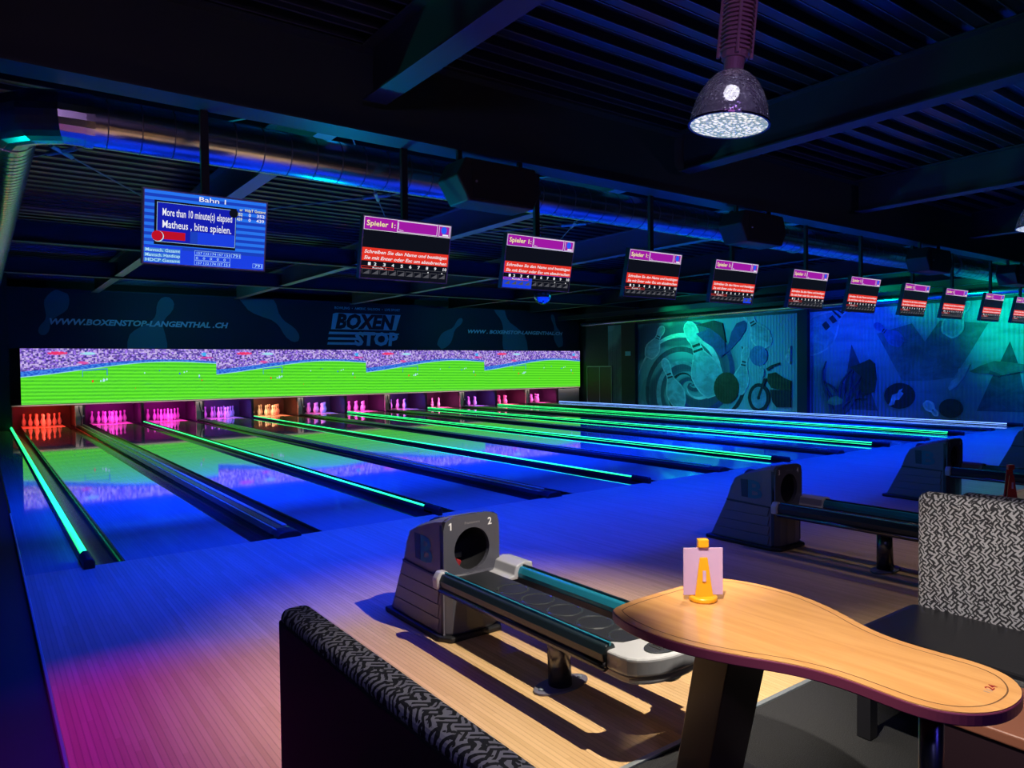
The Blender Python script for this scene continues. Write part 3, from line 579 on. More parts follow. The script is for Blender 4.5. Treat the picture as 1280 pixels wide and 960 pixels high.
# pipe along the murals
mb = MB(); mb.smooth = True; mb.tube([(19.95, 16.2, 3.42), (19.95, -9, 3.42)], .1, 16)
pp = tag(mb.build('wall_duct', 'duct'), 'thin round duct running above the painted wall', 'duct')
MB().sphere((19.95, 16.25, 3.42), .055, 10, 6).build('end_cap', 'steel_pale', pp)
tag(ibeam_y(19.6, 3.62, 3.8, .12, -9, 17.4, 'wall_rail'), 'steel rail under the roof beside the painted wall', 'rail')

# ---------------------------------------------------------------- pin end
mk = tag(MB().bb(-.29, 21.33, 17.95, 18.1, 2.315, 4.04).build('masking_banner', 'banner'), 'long dark banner above the video screens with the centre name and web address', 'banner')
MB().bb(-.29, 21.0, 17.93, 17.95, 4.04, 4.07).build('top_rail', 'steel', mk)
for t, x, z, wdt, sz in (('WWW.BOXENSTOP-LANGENTHAL .CH', .68, 3.02, 5.02, .24), ('WWW . BOXENSTOP-LANGENTHAL.CH', 15.18, 3.03, 5.1, .20)):
    mb = MB(); put_text(mb, t, sz, x, z, 17.944, fitw=wdt, bold=.04, shear=.25); mb.build('web_address', 'bannertext_grey', mk)
lg = MB().prism([(9.32, 3.06), (11.93, 3.06), (12.14, 3.66), (9.52, 3.66), (9.40, 3.62)], 17.938, 17.95, 'xz').build('logo_plate', 'bannertext', mk)
mb = MB(); put_text(mb, 'BOXEN', .72, 9.47, 3.115, 17.932, fitw=2.42, bold=.05, shear=.25); mb.build('logo_letters', 'banner', lg)
mb = MB(); put_text(mb, 'X', .74, 10.52, 3.10, 17.928, bold=-.01, shear=.2, fitw=.42); mb.build('logo_cross', 'red', lg)
mb = MB(); put_text(mb, 'STOP', .66, 10.22, 2.50, 17.938, fitw=1.80, bold=.05, shear=.1); mb.build('logo_letters', 'bannertext', mk)
for i, z in enumerate((2.50, 2.68, 2.88)):
    MB().prism([(9.16+i*.03, z), (10.38, z), (10.40, z+.09), (9.19+i*.03, z+.09)], 17.94, 17.95, 'xz').build('logo_bar', 'bannertext', mk)
MB().prism([(10.38, 2.88), (12.05, 2.90), (12.07, 2.95), (10.4, 2.97)], 17.941, 17.95, 'xz').build('logo_bar', 'bannertext', mk)
mb = MB(); put_text(mb, 'BOWLING  \u2022  AMERIC. SALOON  \u2022  LIVE SPORT', .13, 9.46, 3.80, 17.944, fitw=2.65, bold=.01); mb.build('tagline', 'bannertext', mk)
PINP = [(0, .0), (.02, .22), (.06, .36), (.13, .42), (.2, .38), (.28, .27), (.34, .25), (.42, .33), (.52, .62), (.62, .88), (.70, 1), (.80, .95), (.9, .8), (.97, .6), (1, .45)]
def pin_poly(h, b, w):
    h = V(h); b = V(b); d = b-h; n = V((-d.y, d.x)).normalized()
    return [tuple(h+d*t+n*w/2*q) for t, q in PINP]+[tuple(h+d*t-n*w/2*q) for t, q in PINP[::-1]]
for h, b, w_ in (((.50, 2.70), (1.05, 3.98), .62), ((3.95, 3.95), (3.05, 1.9), 1.15), ((8.1, 2.62), (6.2, 4.6), 1.05), ((14.95, 3.62), (13.85, 2.45), .55), ((16.6, 4.5), (18.0, 1.9), 1.3), ((19.7, 3.95), (20.2, 2.5), .5)):
    p = [(a, min(max(c, 2.33), 4.03)) for a, c in pin_poly(h, b, w_)]
    MB().prism(p, 17.9465, 17.951, 'xz').build('printed_pin', 'bannerpin', mk)

# video screens
def video_mat():
    m = mat('football broadcast', (0, 0, 0), .4, emis=(1, 1, 1), es=1.0); g = G(m); U = g.sep(g.uv()); u, v = U[0], U[1]   # v: 0 at top
    b = g.m_('ADD', g.m_('SUBTRACT', .535, g.m_('MULTIPLY', g.ss(u, -.15, .72), .285)), g.m_('MULTIPLY', g.ss(u, .75, 1.1), .05))
    q = g.com(g.m_('FLOOR', g.m_('MULTIPLY', u, 120)), g.m_('FLOOR', g.m_('MULTIPLY', v, 40)), 0)
    w1, wc = g.white(q); n1, _ = g.noise(g.com(g.m_('MULTIPLY', u, 70), g.m_('MULTIPLY', v, 30), 0), 1, 3)
    cr = g.mix(g.ss(n1, .35, .68), (.03, .02, .25), (.42, .22, .98))
    cr = g.mix(g.m_('MULTIPLY', g.ss(w1, .45, .95), .75), cr, (.75, .62, .95)); cr = g.mix(g.m_('MULTIPLY', g.ss(w1, .25, .1), .7), cr, (.06, .03, .16))
    st = g.m_('SINE', g.m_('MULTIPLY', g.m_('ADD', v, g.m_('MULTIPLY', u, -.06)), 95)); st2 = g.m_('SINE', g.m_('MULTIPLY', v, 300))
    gf = g.m_('ADD', g.m_('MULTIPLY', st, .3), g.m_('MULTIPLY', st2, .12)); gf = g.m_('ADD', gf, .5)
    pit = g.mix(gf, (.035, .47, .01), (.17, .95, .03))
    blue = g.mix(g.ss(n1, .4, .6), (.015, .09, .62), (.06, .26, .8))
    t = g.m_('SUBTRACT', v, b)
    bt = g.m_('SUBTRACT', t, g.m_('MULTIPLY', -1.0, g.m_('ADD', .05, g.m_('MULTIPLY', g.m_('SUBTRACT', 1, g.ss(u, 0, .8)), .055))))
    c = g.mix(g.ss(bt, 0, .01), cr, blue)
    c = g.mix(g.ss(t, -.012, -.004), c, (.35, .7, .8)); c = g.mix(g.ss(t, 0, .008), c, pit)
    def blob(c, x, y, rx, ry, colr):
        a = g.m_('DIVIDE', g.m_('SUBTRACT', u, x), rx); e = g.m_('DIVIDE', g.m_('SUBTRACT', v, y), ry)
        r = g.m_('ADD', g.m_('MULTIPLY', a, a), g.m_('MULTIPLY', e, e)); return g.mix(g.m_('MULTIPLY', g.ss(g.m_('ADD', r, g.m_('MULTIPLY', w1, .5)), 1.2, .7), .9), c, colr)
    c = blob(c, .17, .085, .055, .035, (.9, .03, .12)); c = blob(c, .32, .09, .045, .03, (.35, .8, .9)); c = blob(c, .93, .1, .02, .04, (.02, .45, .9)); c = blob(c, .94, .17, .045, .02, (.7, .05, .35)); c = blob(c, .29, .26, .03, .03, (.75, .08, .35))
    g.put(g.b.inputs['Emission Color'], c); return m
MT['video'] = video_mat()
xb = [-.02, 5.32, 10.66, 16.0, 21.33]
vid = []
for k in range(4):
    lab = ['leftmost', 'second from left', 'third from left', 'rightmost'][k]+' of the four wide video screens showing a football match'
    e = empty('video_screen', ((xb[k]+xb[k+1])/2, 17.93, 1.5), lab, 'screen', 'video screens above the pins')
    hw = (xb[k+1]-xb[k])/2
    MB().bb(-hw, hw, .0, .12, -.81, .81).build('cabinet', 'black', e)
    mb = MB().add([(-hw, -.004, .81), (hw, -.004, .81), (hw, -.004, -.81), (-hw, -.004, -.81)], [(0, 1, 2, 3)])
    me = mb.mesh('display', 'video'); uvl = me.uv_layers.new(name='UVMap')
    for lp in me.loops:
        co = me.vertices[lp.vertex_index].co; uvl.data[lp.index].uv = ((co.x+hw)/(2*hw), (.81-co.z)/1.62)
    o = bpy.data.objects.new('display', me); COL.objects.link(o); o.parent = e
    mb = MB()
    for (a, c_, s_, mi) in ((.335, .60, .016, 1), (.39, .585, .02, 0), (.405, .57, .014, 0), (.375, .60, .012, 0), (.60, .46, .010, 0), (.68, .42, .009, 2), (.79, .48, .013, 2), (.815, .455, .011, 0), (.83, .44, .010, 0), (.90, .53, .014, 0), (.915, .62, .011, 1), (.90, .56, .010, 2), (.55, .75, .006, 1)):
        mb.cur = mi; X = -hw+a*2*hw; Z = .81-c_*1.62; s2 = s_*2.6
        mb.add([(X-s2*.6, -.008, Z-s2), (X+s2*.5, -.008, Z-s2*.8), (X+s2*.7, -.008, Z+s2*.2), (X, -.008, Z+s2*1.1), (X-s2*.5, -.008, Z+s2*.3)], [(0, 1, 2, 3, 4)])
    mb.build('players', ['b_cyan', 's_red', 's_blue'], e)
    mb = MB()
    for (a, b_, c_, d_) in ((.285, .41, .288, .52), (.285, .41, .41, .375), (.405, .375, .41, .50), (.285, .405, .41, .37)):
        X0, X1 = -hw+a*2*hw, -hw+c_*2*hw
        if c_-a < .01: mb.add([(X0, -.007, .81-b_*1.62), (X1, -.007, .81-b_*1.62), (X1, -.007, .81-d_*1.62), (X0, -.007, .81-d_*1.62)], [(0, 1, 2, 3)])
        else: mb.add([(X0, -.007, .81-b_*1.62+.012), (X1, -.007, .81-d_*1.62+.012), (X1, -.007, .81-d_*1.62-.012), (X0, -.007, .81-b_*1.62-.012)], [(0, 1, 2, 3)])
    mb.build('goal', 'b_hl', e)
    vid.append(e)
tag(MB().bb(-.25, 21.3, 17.90, 17.93, .645, .675).build('lower_rail', 'kick'), 'pale rail under the video screens above the pin bays', 'rail')
struct(MB().bb(-.4, 21.45, 19.35, 19.45, -.1, .8).build('wall_pit_curtain', 'kickdark'))
struct(MB().bb(-.4, 21.3, 18.07, 19.34, .66, .69).build('ceiling_pin_bay', 'black'))
tag(MB().bb(20.0, 21.25, 17.9, 18.0, 0, .61).build('end_panel', 'cuff', bevel=.01), 'pale metal panel right of the twelfth pin bay', 'panel')

# pins and bay lights
mb = MB(); mb.smooth = True
PR = [(.026, 0), (.030, .012), (.046, .05), (.057, .09), (.0605, .115), (.057, .15), (.045, .19), (.031, .225), (.024, .25), (.023, .265), (.024, .285), (.029, .315), (.032, .34), (.030, .362), (.018, .377), (.004, .381)]
mb.lathe(PR, 14)
for i, (zz) in enumerate(PR[:-1]): pass
me_pin = mb.mesh('bowling_pin', ['pin', 'pinred'])
for p in me_pin.polygons:
    zc = p.center.z
    p.material_index = 0
BAYC = [[(1, .03, .01)], [(1, .01, .6)], [(1, .01, .65)], [(.85, .05, 1), (.1, .1, 1)], [(1, .55, .2), (1, .1, .03)], [(1, .08, .5), (.1, .15, 1)], [(1, .06, .65)], [(1, .1, .6), (.1, .08, 1)], [(1, .1, .5)], [(.9, .07, .7), (.1, .08, 1)], [(1, .05, .3)], [(1, .07, .55)]]
BNAME = ['red', 'magenta', 'magenta', 'violet and blue', 'orange and red', 'pink and blue', 'pink', 'pink and blue', 'pink', 'purple', 'crimson', 'pink']
for n in range(1, 13):
    xl = lane_left(n); c = xl+LW/2
    for r in range(4):
        for k in range(r+1):
            o = bpy.data.objects.new('bowling_pin', me_pin); COL.objects.link(o)
            o.location = (c+(k-r/2)*.3048, 18.29+r*.264, 0); o.rotation_euler.z = random.random()*6
            pl = [['foremost single pin'], ['left pin of the second row', 'right pin of the second row'], ['left pin of the third row', 'middle pin of the third row', 'right pin of the third row'],
                  ['leftmost pin of the back row', 'second pin from left in the back row', 'third pin from left in the back row', 'rightmost pin of the back row']][r][k]
            tag(o, '%s-lit bowling pin, %s, %s bay from left' % (BNAME[n-1].replace(' and ', '-'), pl.replace('pin of the ', 'of ').replace('pin from left in the back row', 'from left of back row').replace('pin of the back row', 'of back row'), ORD[n-1]), 'bowling pin', 'pins of the %s lane' % ORD[n-1])
    cs = BAYC[n-1]; 
    for i, cc in enumerate(cs):
        dx = 0 if len(cs) == 1 else (-.28 if i == 0 else .32)
        area('bay_light', (c+dx, 17.99, .57), (0, .62, -.55), .8/len(cs), .05, 17/len(cs), cc)
area('post_fill_light', (10.6, 17.75, .70), (0, .75, -.65), 21.4, .04, 13, (1, .8, .75))  # hidden strip added to brighten the posts of the pin bays
# kickbacks: pale posts between the lanes of a pair, thin black posts between pairs
for n in range(0, 13):
    if n == 0: x0, x1 = -.30, -.235+.0
    elif n == 12: x0, x1 = 19.67+GW, 19.995
    else:
        a = lane_left(n)+LW; x0, x1 = a+GW-.01, lane_left(n+1)-GW+.01
    pos = 'left of the first lane' if n == 0 else ('right of the twelfth lane' if n == 12 else 'between the %s and %s pin bays' % (ORD[n-1], ORD[n]))
    e = empty('kickback', ((x0+x1)/2, 17.9, 0), 'kickback partition '+pos, 'partition', 'partitions between the pin bays')
    h = (x1-x0)/2
    MB().bb(-h, h, .03, 1.45, 0, .62).build('side_board', 'kickdark', e)
    if n % 2 == 1:
        MB().bb(-.13, .06, -.03, .03, 0, .62).build('front_post', 'kick', e, bevel=.006)
        MB().bb(.07, .13, .0, .03, 0, .62).build('front_plate', 'kickdark', e)
        MB().tube([(.02, -.05, .02), (.03, -.07, .25), (-.02, -.05, .45), (-.03, -.04, .6)], .014, 6).build('hose', 'black', e)
        MB().bb(-.12, .10, -.055, -.03, .28, .33).build('bracket', 'kick', e)
    else:
        MB().bb(-.02, .02, -.02, .03, 0, .64).build('front_post', 'rubber', e)

# lanes
for n in range(1, 13):
    xl = lane_left(n)
    e = empty('bowling_lane', (xl+LW/2, 0, 0), '%s bowling lane from the left, glossy maple boards' % ORD[n-1], 'bowling lane', 'twelve parallel bowling lanes')
    MB().bb(-LW/2, LW/2, .0, 19.25, -.06, 0).build('lane_bed', 'lane', e)
    MB().bb(-LW/2, LW/2, 18.0, 19.25, 0, .001).build('pin_deck', 'kick', e)
    for s in (-1, 1):
        mb = MB(); mb.smooth = True; x0 = s*LW/2; N = 10
        P = [(x0+s*(GW/2-GW/2*math.cos(PI*i/N)), -.012-.065*math.sin(PI*i/N)) for i in range(N+1)]
        vs = [(a, 0.0, b) for a, b in P]+[(a, 19.2, b) for a, b in P]
        mb.add(vs, [(i, i+1, N+2+i, N+1+i) for i in range(N)])
        # lip
        mb.smooth = False
        mb.bb(min(x0, x0+s*.012), max(x0, x0+s*.012), 0, 19.2, -.02, -.001)
        mb.bb(x0+(0 if s > 0 else -GW), x0+(GW if s > 0 else 0), -.001, .0, -.08, -.002)
        mb.build('gutter', 'gutter', e)
# floor under the lanes
struct(MB().bb(-.35, XR, 0.0, 19.3, -.2, -.1).build('floor_lane_base', 'black'))
# cappings
def cap_thing(n, pos):
    if n == 0: a, b = -.325, -GW
    elif n == 12: a, b = 19.67+GW, 19.67+GW+.09
    else: a = lane_left(n)+LW+GW; b = lane_left(n+1)-GW
    c = (a+b)/2; w_ = b-a
    wide = n % 2 == 1
    lab = ('wide dark capping ' if wide else 'narrow dark capping with a glowing %s light strip ' % ('pale blue' if n == 12 else 'green'))+pos
    e = empty('lane_capping', (c, 0, 0), lab, 'capping', 'cappings along the gutters')
    h = w_/2
    if wide:
        h -= .002; prof = [(-h, -.012), (-h, .02), (-h+.03, .048), (-h*.4, .06), (h*.4, .06), (h-.03, .048), (h, .02), (h, -.012)]
        MB().prism(prof, .05, 17.78, 'xz').build('cover', 'cap', e)
        MB().bb(h*.30, h*.66, .25, 17.77, .052, .066).build('glide_strip', 'capmetal', e, bevel=.004)
        MB().bb(-h*.62, -h*.5, .1, 17.77, .05, .0585).build('seam_strip', 'capmetal', e)
        pr2 = [(a_, b_+.004 if b_ > 0 else b_) for a_, b_ in prof]
        MB().prism(pr2, -.06, .16, 'xz').build('end_cap', 'rubber', e, bevel=.012)
    else:
        h -= .002; prof = [(-h, -.012), (-h, .02), (-h+.012, .05), (h-.012, .05), (h, .02), (h, -.012)]
        MB().prism(prof, .05, 17.78, 'xz').build('cover', 'cap', e)
        mb = MB(); mb.smooth = True; mb.tube([(0, .24, .058), (0, 17.77, .058)], .027 if n == 0 else .011, 10)
        mb.build('light_strip', 'cyan_led' if n == 12 else 'green_led', e)
        if n in (12, 10, 8, 6): # glowing bar stands in for the strip's reflection below it
            MB().bb(-h-.001, -h+.004, .24, 17.77, .016, .026).build('reflection_bar', 'cyan_led' if n == 12 else 'green_led', e)
        MB().prism([(-h, -.010), (-h, .06), (-h*.4, .088), (h*.4, .088), (h, .06), (h, -.010)], -.1, .24, 'xz').build('end_cap', 'rubber', e, bevel=.012)
for n in range(13):
    cap_thing(n, 'left of the first lane' if n == 0 else ('right of the twelfth lane' if n == 12 else 'between the %s and %s lanes' % (ORD[n-1], ORD[n])))

# ================================================================== MONITORS
ENV = ['first', 'second', 'third', 'fourth', 'fifth', 'sixth', 'seventh', 'eighth', 'ninth', 'tenth', 'eleventh', 'twelfth']
MW, MH = .93, .57
def rect(mb, m, u0, u1, v0, v1, d):
    mb.cur = m; X = lambda u: -MW/2+.012+u*(MW-.024); Z = lambda v: MH/2-.012-v*(MH-.024)
    mb.add([(X(u0), -d, Z(v0)), (X(u1), -d, Z(v0)), (X(u1), -d, Z(v1)), (X(u0), -d, Z(v1))], [(0, 1, 2, 3)])
def mtext(mb, m, s, u0, u1, vb, hgt, d, **kw):
    mb.cur = m; X = lambda u: -MW/2+.012+u*(MW-.024); Z = lambda v: MH/2-.012-v*(MH-.024)
    put_text(mb, s, hgt*(MH-.024)/.7, X(u0), Z(vb), -d, fitw=(u1-u0)*(MW-.024) if u1 else None, **kw)
def frame_rect(mb, m, u0, u1, v0, v1, d, t=.006):
    rect(mb, m, u0, u1, v0, v0+t*1.6, d); rect(mb, m, u0, u1, v1-t*1.6, v1, d); rect(mb, m, u0, u0+t, v0, v1, d); rect(mb, m, u1-t, u1, v0, v1, d)
SM = ['s_black', 's_mag', 's_red', 's_white', 's_yel', 's_frame', 's_grey', 's_blue', 's_ball']
def name_screen(var):
    mb = MB()
    rect(mb, 7 if var == 2 else 0, 0, 1, 0, 1, .0285) if var == 2 else rect(mb, 0, 0, 1, 0, 1, .0285)
    rect(mb, 1, 0, 1, 0, .20, .0295); frame_rect(mb, 3, 0, 1, .0, .21, .031, .004)
    mtext(mb, 4, 'Spieler 1:', .025, .34, .14, .085, .033, bold=.012)
    frame_rect(mb, 3, .365, .835, .01, .195, .032, .005); rect(mb, 3, .375, .38, .04, .15, .033); mtext(mb, 3, 'Max.', .385, .44, .175, .022, .033)
    frame_rect(mb, 3, .855, .985, .01, .195, .032, .005)
    mb.cur = 8; cx, cz = -MW/2+.012+.915*(MW-.024), MH/2-.012-.085*(MH-.024)
    mb.add([(cx+.032*math.cos(k*PI/6), -.0335, cz+.036*math.sin(k*PI/6)) for k in range(12)], [tuple(range(12))])
    rect(mb, 3, .90, .97, .155, .18, .034)
    rect(mb, 2, 0, 1, .50, .715, .031)
    mtext(mb, 3, 'Schreiben Sie den Name und best\u00e4tigen', .02, .98, .59, .056, .033, shear=.25, bold=.012)
    mtext(mb, 3, 'Sie mit Enter oder Esc um abzubrechen', .02, .98, .69, .056, .033, shear=.25, bold=.012)
    for k in range(10):
        u = .035+k*.1; mtext(mb, 3, str(k+1), u, u+(.045 if k == 9 else .028), .79, .05, .033, bold=.02)
    frame_rect(mb, 2, 0, .36, .805, .845, .032, .004); mtext(mb, 3, 'Runde 1', .12, .27, .84, .03, .034)
    rect(mb, 6, .36, 1, .805, .811, .032)
    for k in range(10):
        u = .01+k*.098; rect(mb, 6, u, u+.085, .85, .858, .032); rect(mb, 6, u, u+.004, .85, .93, .032)
        mb.cur = 6; X = lambda a: -MW/2+.012+a*(MW-.024); Z = lambda a: MH/2-.012-a*(MH-.024)
        mb.add([(X(u+.01), -.032, Z(.935)), (X(u+.08), -.032, Z(.865)), (X(u+.085), -.032, Z(.865)), (X(u+.085), -.032, Z(.935))], [(0, 1, 2, 3)])
    rect(mb, 3, .76, .772, .83, .848, .034); rect(mb, 3, .93, .942, .83, .848, .034)
    if var == 2: rect(mb, 0, 0, 1, .21, .50, .029); rect(mb, 0, 0, 1, .72, .80, .029); rect(mb, 0, .42, 1, .80, 1, .029)
    if var == 3: rect(mb, 7, .78, .97, .85, .98, .0305)
    return mb.mesh('screen', SM)
SM2 = ['b_light', 'b_dark', 'b_pop', 's_white', 's_yel', 'b_cyan', 'b_red', 's_black', 'b_hl', 's_blue']
def bahn_screen():
    mb = MB(); rect(mb, 1, 0, 1, 0, 1, .0285)
    for k in range(9): rect(mb, 0, 0, 1, k*.088+.002, k*.088+.046, .0292)
    rect(mb, 9, 0, 1, .80, 1, .0294); rect(mb, 9, .0, .30, .76, .8, .0294)
    mtext(mb, 3, 'Bahn 1', .42, .64, .085, .065, .031, bold=.008)
    mtext(mb, 4, 'er  HdpT Gesamt', .765, .995, .155, .04, .031, bold=.006)
    for i, r_ in enumerate((('352', '0', '352'), ('439', '0', '439'))):
        for s_, a, b_ in zip(r_, (.745, .845, .915), (.79, .865, .985)): mtext(mb, 3 if a > .8 else 4, s_, a, b_, .225+i*.07, .045, .031, bold=.01)
    for i, s_ in enumerate(('Mannsch. Gesamt', 'Mannsch. Handicap', 'HDCP Gesamt')):
        rect(mb, 8, 0, .285, .79+i*.07, .845+i*.07, .030); mtext(mb, 5, s_, .01, .28, .838+i*.07, .045, .032, bold=.012)
    for i in range(3):
        frame_rect(mb, 5, .40, .70, .785+i*.07, .848+i*.07, .031, .002)
        for k, s_ in enumerate(('157', '132', '174', '157', '151') if i != 1 else '00000'): mtext(mb, 5, s_, .41+k*.058, .41+k*.058+(.045 if i != 1 else .018), .835+i*.07, .035, .032)
    frame_rect(mb, 5, .71, .79, .785, .85, .031, .002); mtext(mb, 5, '791', .72, .78, .84, .045, .032)
    frame_rect(mb, 5, .90, .99, .91, .975, .031, .002); mtext(mb, 5, '791', .915, .98, .965, .045, .032)
    # pop-up
    rect(mb, 7, .075, .74, .13, .74, .0315); rect(mb, 2, .095, .735, .155, .70, .0325); frame_rect(mb, 5, .095, .735, .155, .70, .033, .0025)
    rect(mb, 9, .42, .73, .52, .69, .0328); rect(mb, 1, .36, .42, .52, .69, .0328); rect(mb, 6, .10, .32, .55, .66, .0328)
    mtext(mb, 3, 'More than 10 minute(s) elapsed', .135, .70, .335, .105, .034, bold=.006)
    mtext(mb, 3, 'Matheus , bitte spielen.', .135, .695, .50, .105, .034, bold=.006)
    for cu, cv, r_, m_ in ((.715, .20, .035, 7), (.105, .625, .042, 5), (.10, .62, .040, 6)):
        mb.cur = m_; cx, cz = -MW/2+.012+cu*(MW-.024), MH/2-.012-cv*(MH-.024)
        mb.add([(cx+r_*math.cos(k*PI/8), -.035-(m_ == 6)*.001, cz+r_*math.sin(k*PI/8)) for k in range(16)], [tuple(range(16))])
    return mb.mesh('screen', SM2)
sc_a, sc_b, sc_c, sc_0 = name_screen(1), name_screen(2), name_screen(3), bahn_screen()
for n in range(1, 13):
    x = lane_left(n)+LW/2-.03
    d = 'blue score table and a time-out pop-up' if n == 1 else ('blue-tinted lower rows under its name form' if n == 3 else ('name form and a blue corner patch' if n == 5 else 'name entry form with a red band'))
    e = empty('score_monitor', (x, -.91, 2.745), '%s hanging monitor from the left showing a %s' % (ENV[n-1], d), 'monitor', 'score monitors hanging from the main beam')
    tl = empty('panel_pivot', (0, 0, 0), None, None); tl.parent = e; tl.name = 'tilting_panel'; tl.rotation_euler = (math.radians(12), 0, 0)
    if n == 1:
        mb = MB(); mb.bb(-MW/2, MW/2, -.028, .03, -MH/2, MH/2); me_bez = mb.mesh('casing', 'bezel')
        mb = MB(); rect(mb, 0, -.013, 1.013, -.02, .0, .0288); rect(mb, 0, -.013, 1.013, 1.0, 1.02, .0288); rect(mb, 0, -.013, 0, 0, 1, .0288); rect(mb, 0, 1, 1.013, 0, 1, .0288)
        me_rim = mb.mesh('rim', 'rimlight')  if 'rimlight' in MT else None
    o = bpy.data.objects.new('casing', me_bez); COL.objects.link(o); o.parent = tl
    if me_rim is not None:
        o = bpy.data.objects.new('rim', me_rim); COL.objects.link(o); o.parent = tl
    o = bpy.data.objects.new('screen', sc_0 if n == 1 else (sc_b if n == 3 else (sc_c if n == 5 else sc_a))); COL.objects.link(o); o.parent = tl
    MB().bb(-.03, .03, -.005, .035, .16, .955).build('hanging_pole', 'black', e)
    MB().bb(-.1, .1, .035, .06, -.08, .25).build('mounting_plate', 'black', e)

# speakers
def speaker(x, y, z, rz, lab):
    e = empty('hanging_speaker', (x, y, z), lab, 'speaker', 'black speakers hung from the main beam', (0, 0, rz))
    MB().prism([(-.50, .02), (-.40, .20), (.42, .20), (.50, -.02), (.40, -.20), (-.36, -.20)], -.18, .18, 'xz').build('cabinet', 'speaker', e, bevel=.015)
    MB().prism([(-.34, .17), (.39, .17), (.44, -.02), (.36, -.17), (-.32, -.17)], -.19, -.18, 'xz').build('grille', 'rubber', e)
    for s_ in (-1, 1): MB().bb(s_*.36-.022, s_*.36+.022, -.02, .02, .19, .30).build('hanging_strap', 'black', e)
    MB().sphere((-.30, -.205, -.02), .012, 8, 6).build('badge', 'greytext', e)
    return e
speaker(3.1, -1.14, 3.40, .0, 'nearest black speaker hanging between the second and third monitors')
speaker(7.35, -1.14, 3.42, .0, 'black speaker hanging between the fifth and sixth monitors')
speaker(12.45, -1.14, 3.40, .0, 'black speaker hanging above the eighth and ninth monitors')
speaker(16.3, -1.14, 3.40, .0, 'farthest black speaker at the right edge of the picture')

# mirror ball
e = empty('mirror_ball', (7.9, 4.0, 3.02), 'small blue glittering mirror ball below the third monitor', 'mirror ball')
MB().sphere((0, 0, 0), .17, 22, 14).build('ball', 'mirror', e); MB().tube([(0, 0, .16), (0, 0, 1.44)], .008, 6).build('chain', 'black', e)
spot('mirror_ball_light', (5.5, .2, 3.3), (7.9, 4.0, 3.02), 60, (.1, .4, 1), 10, .5, .03)

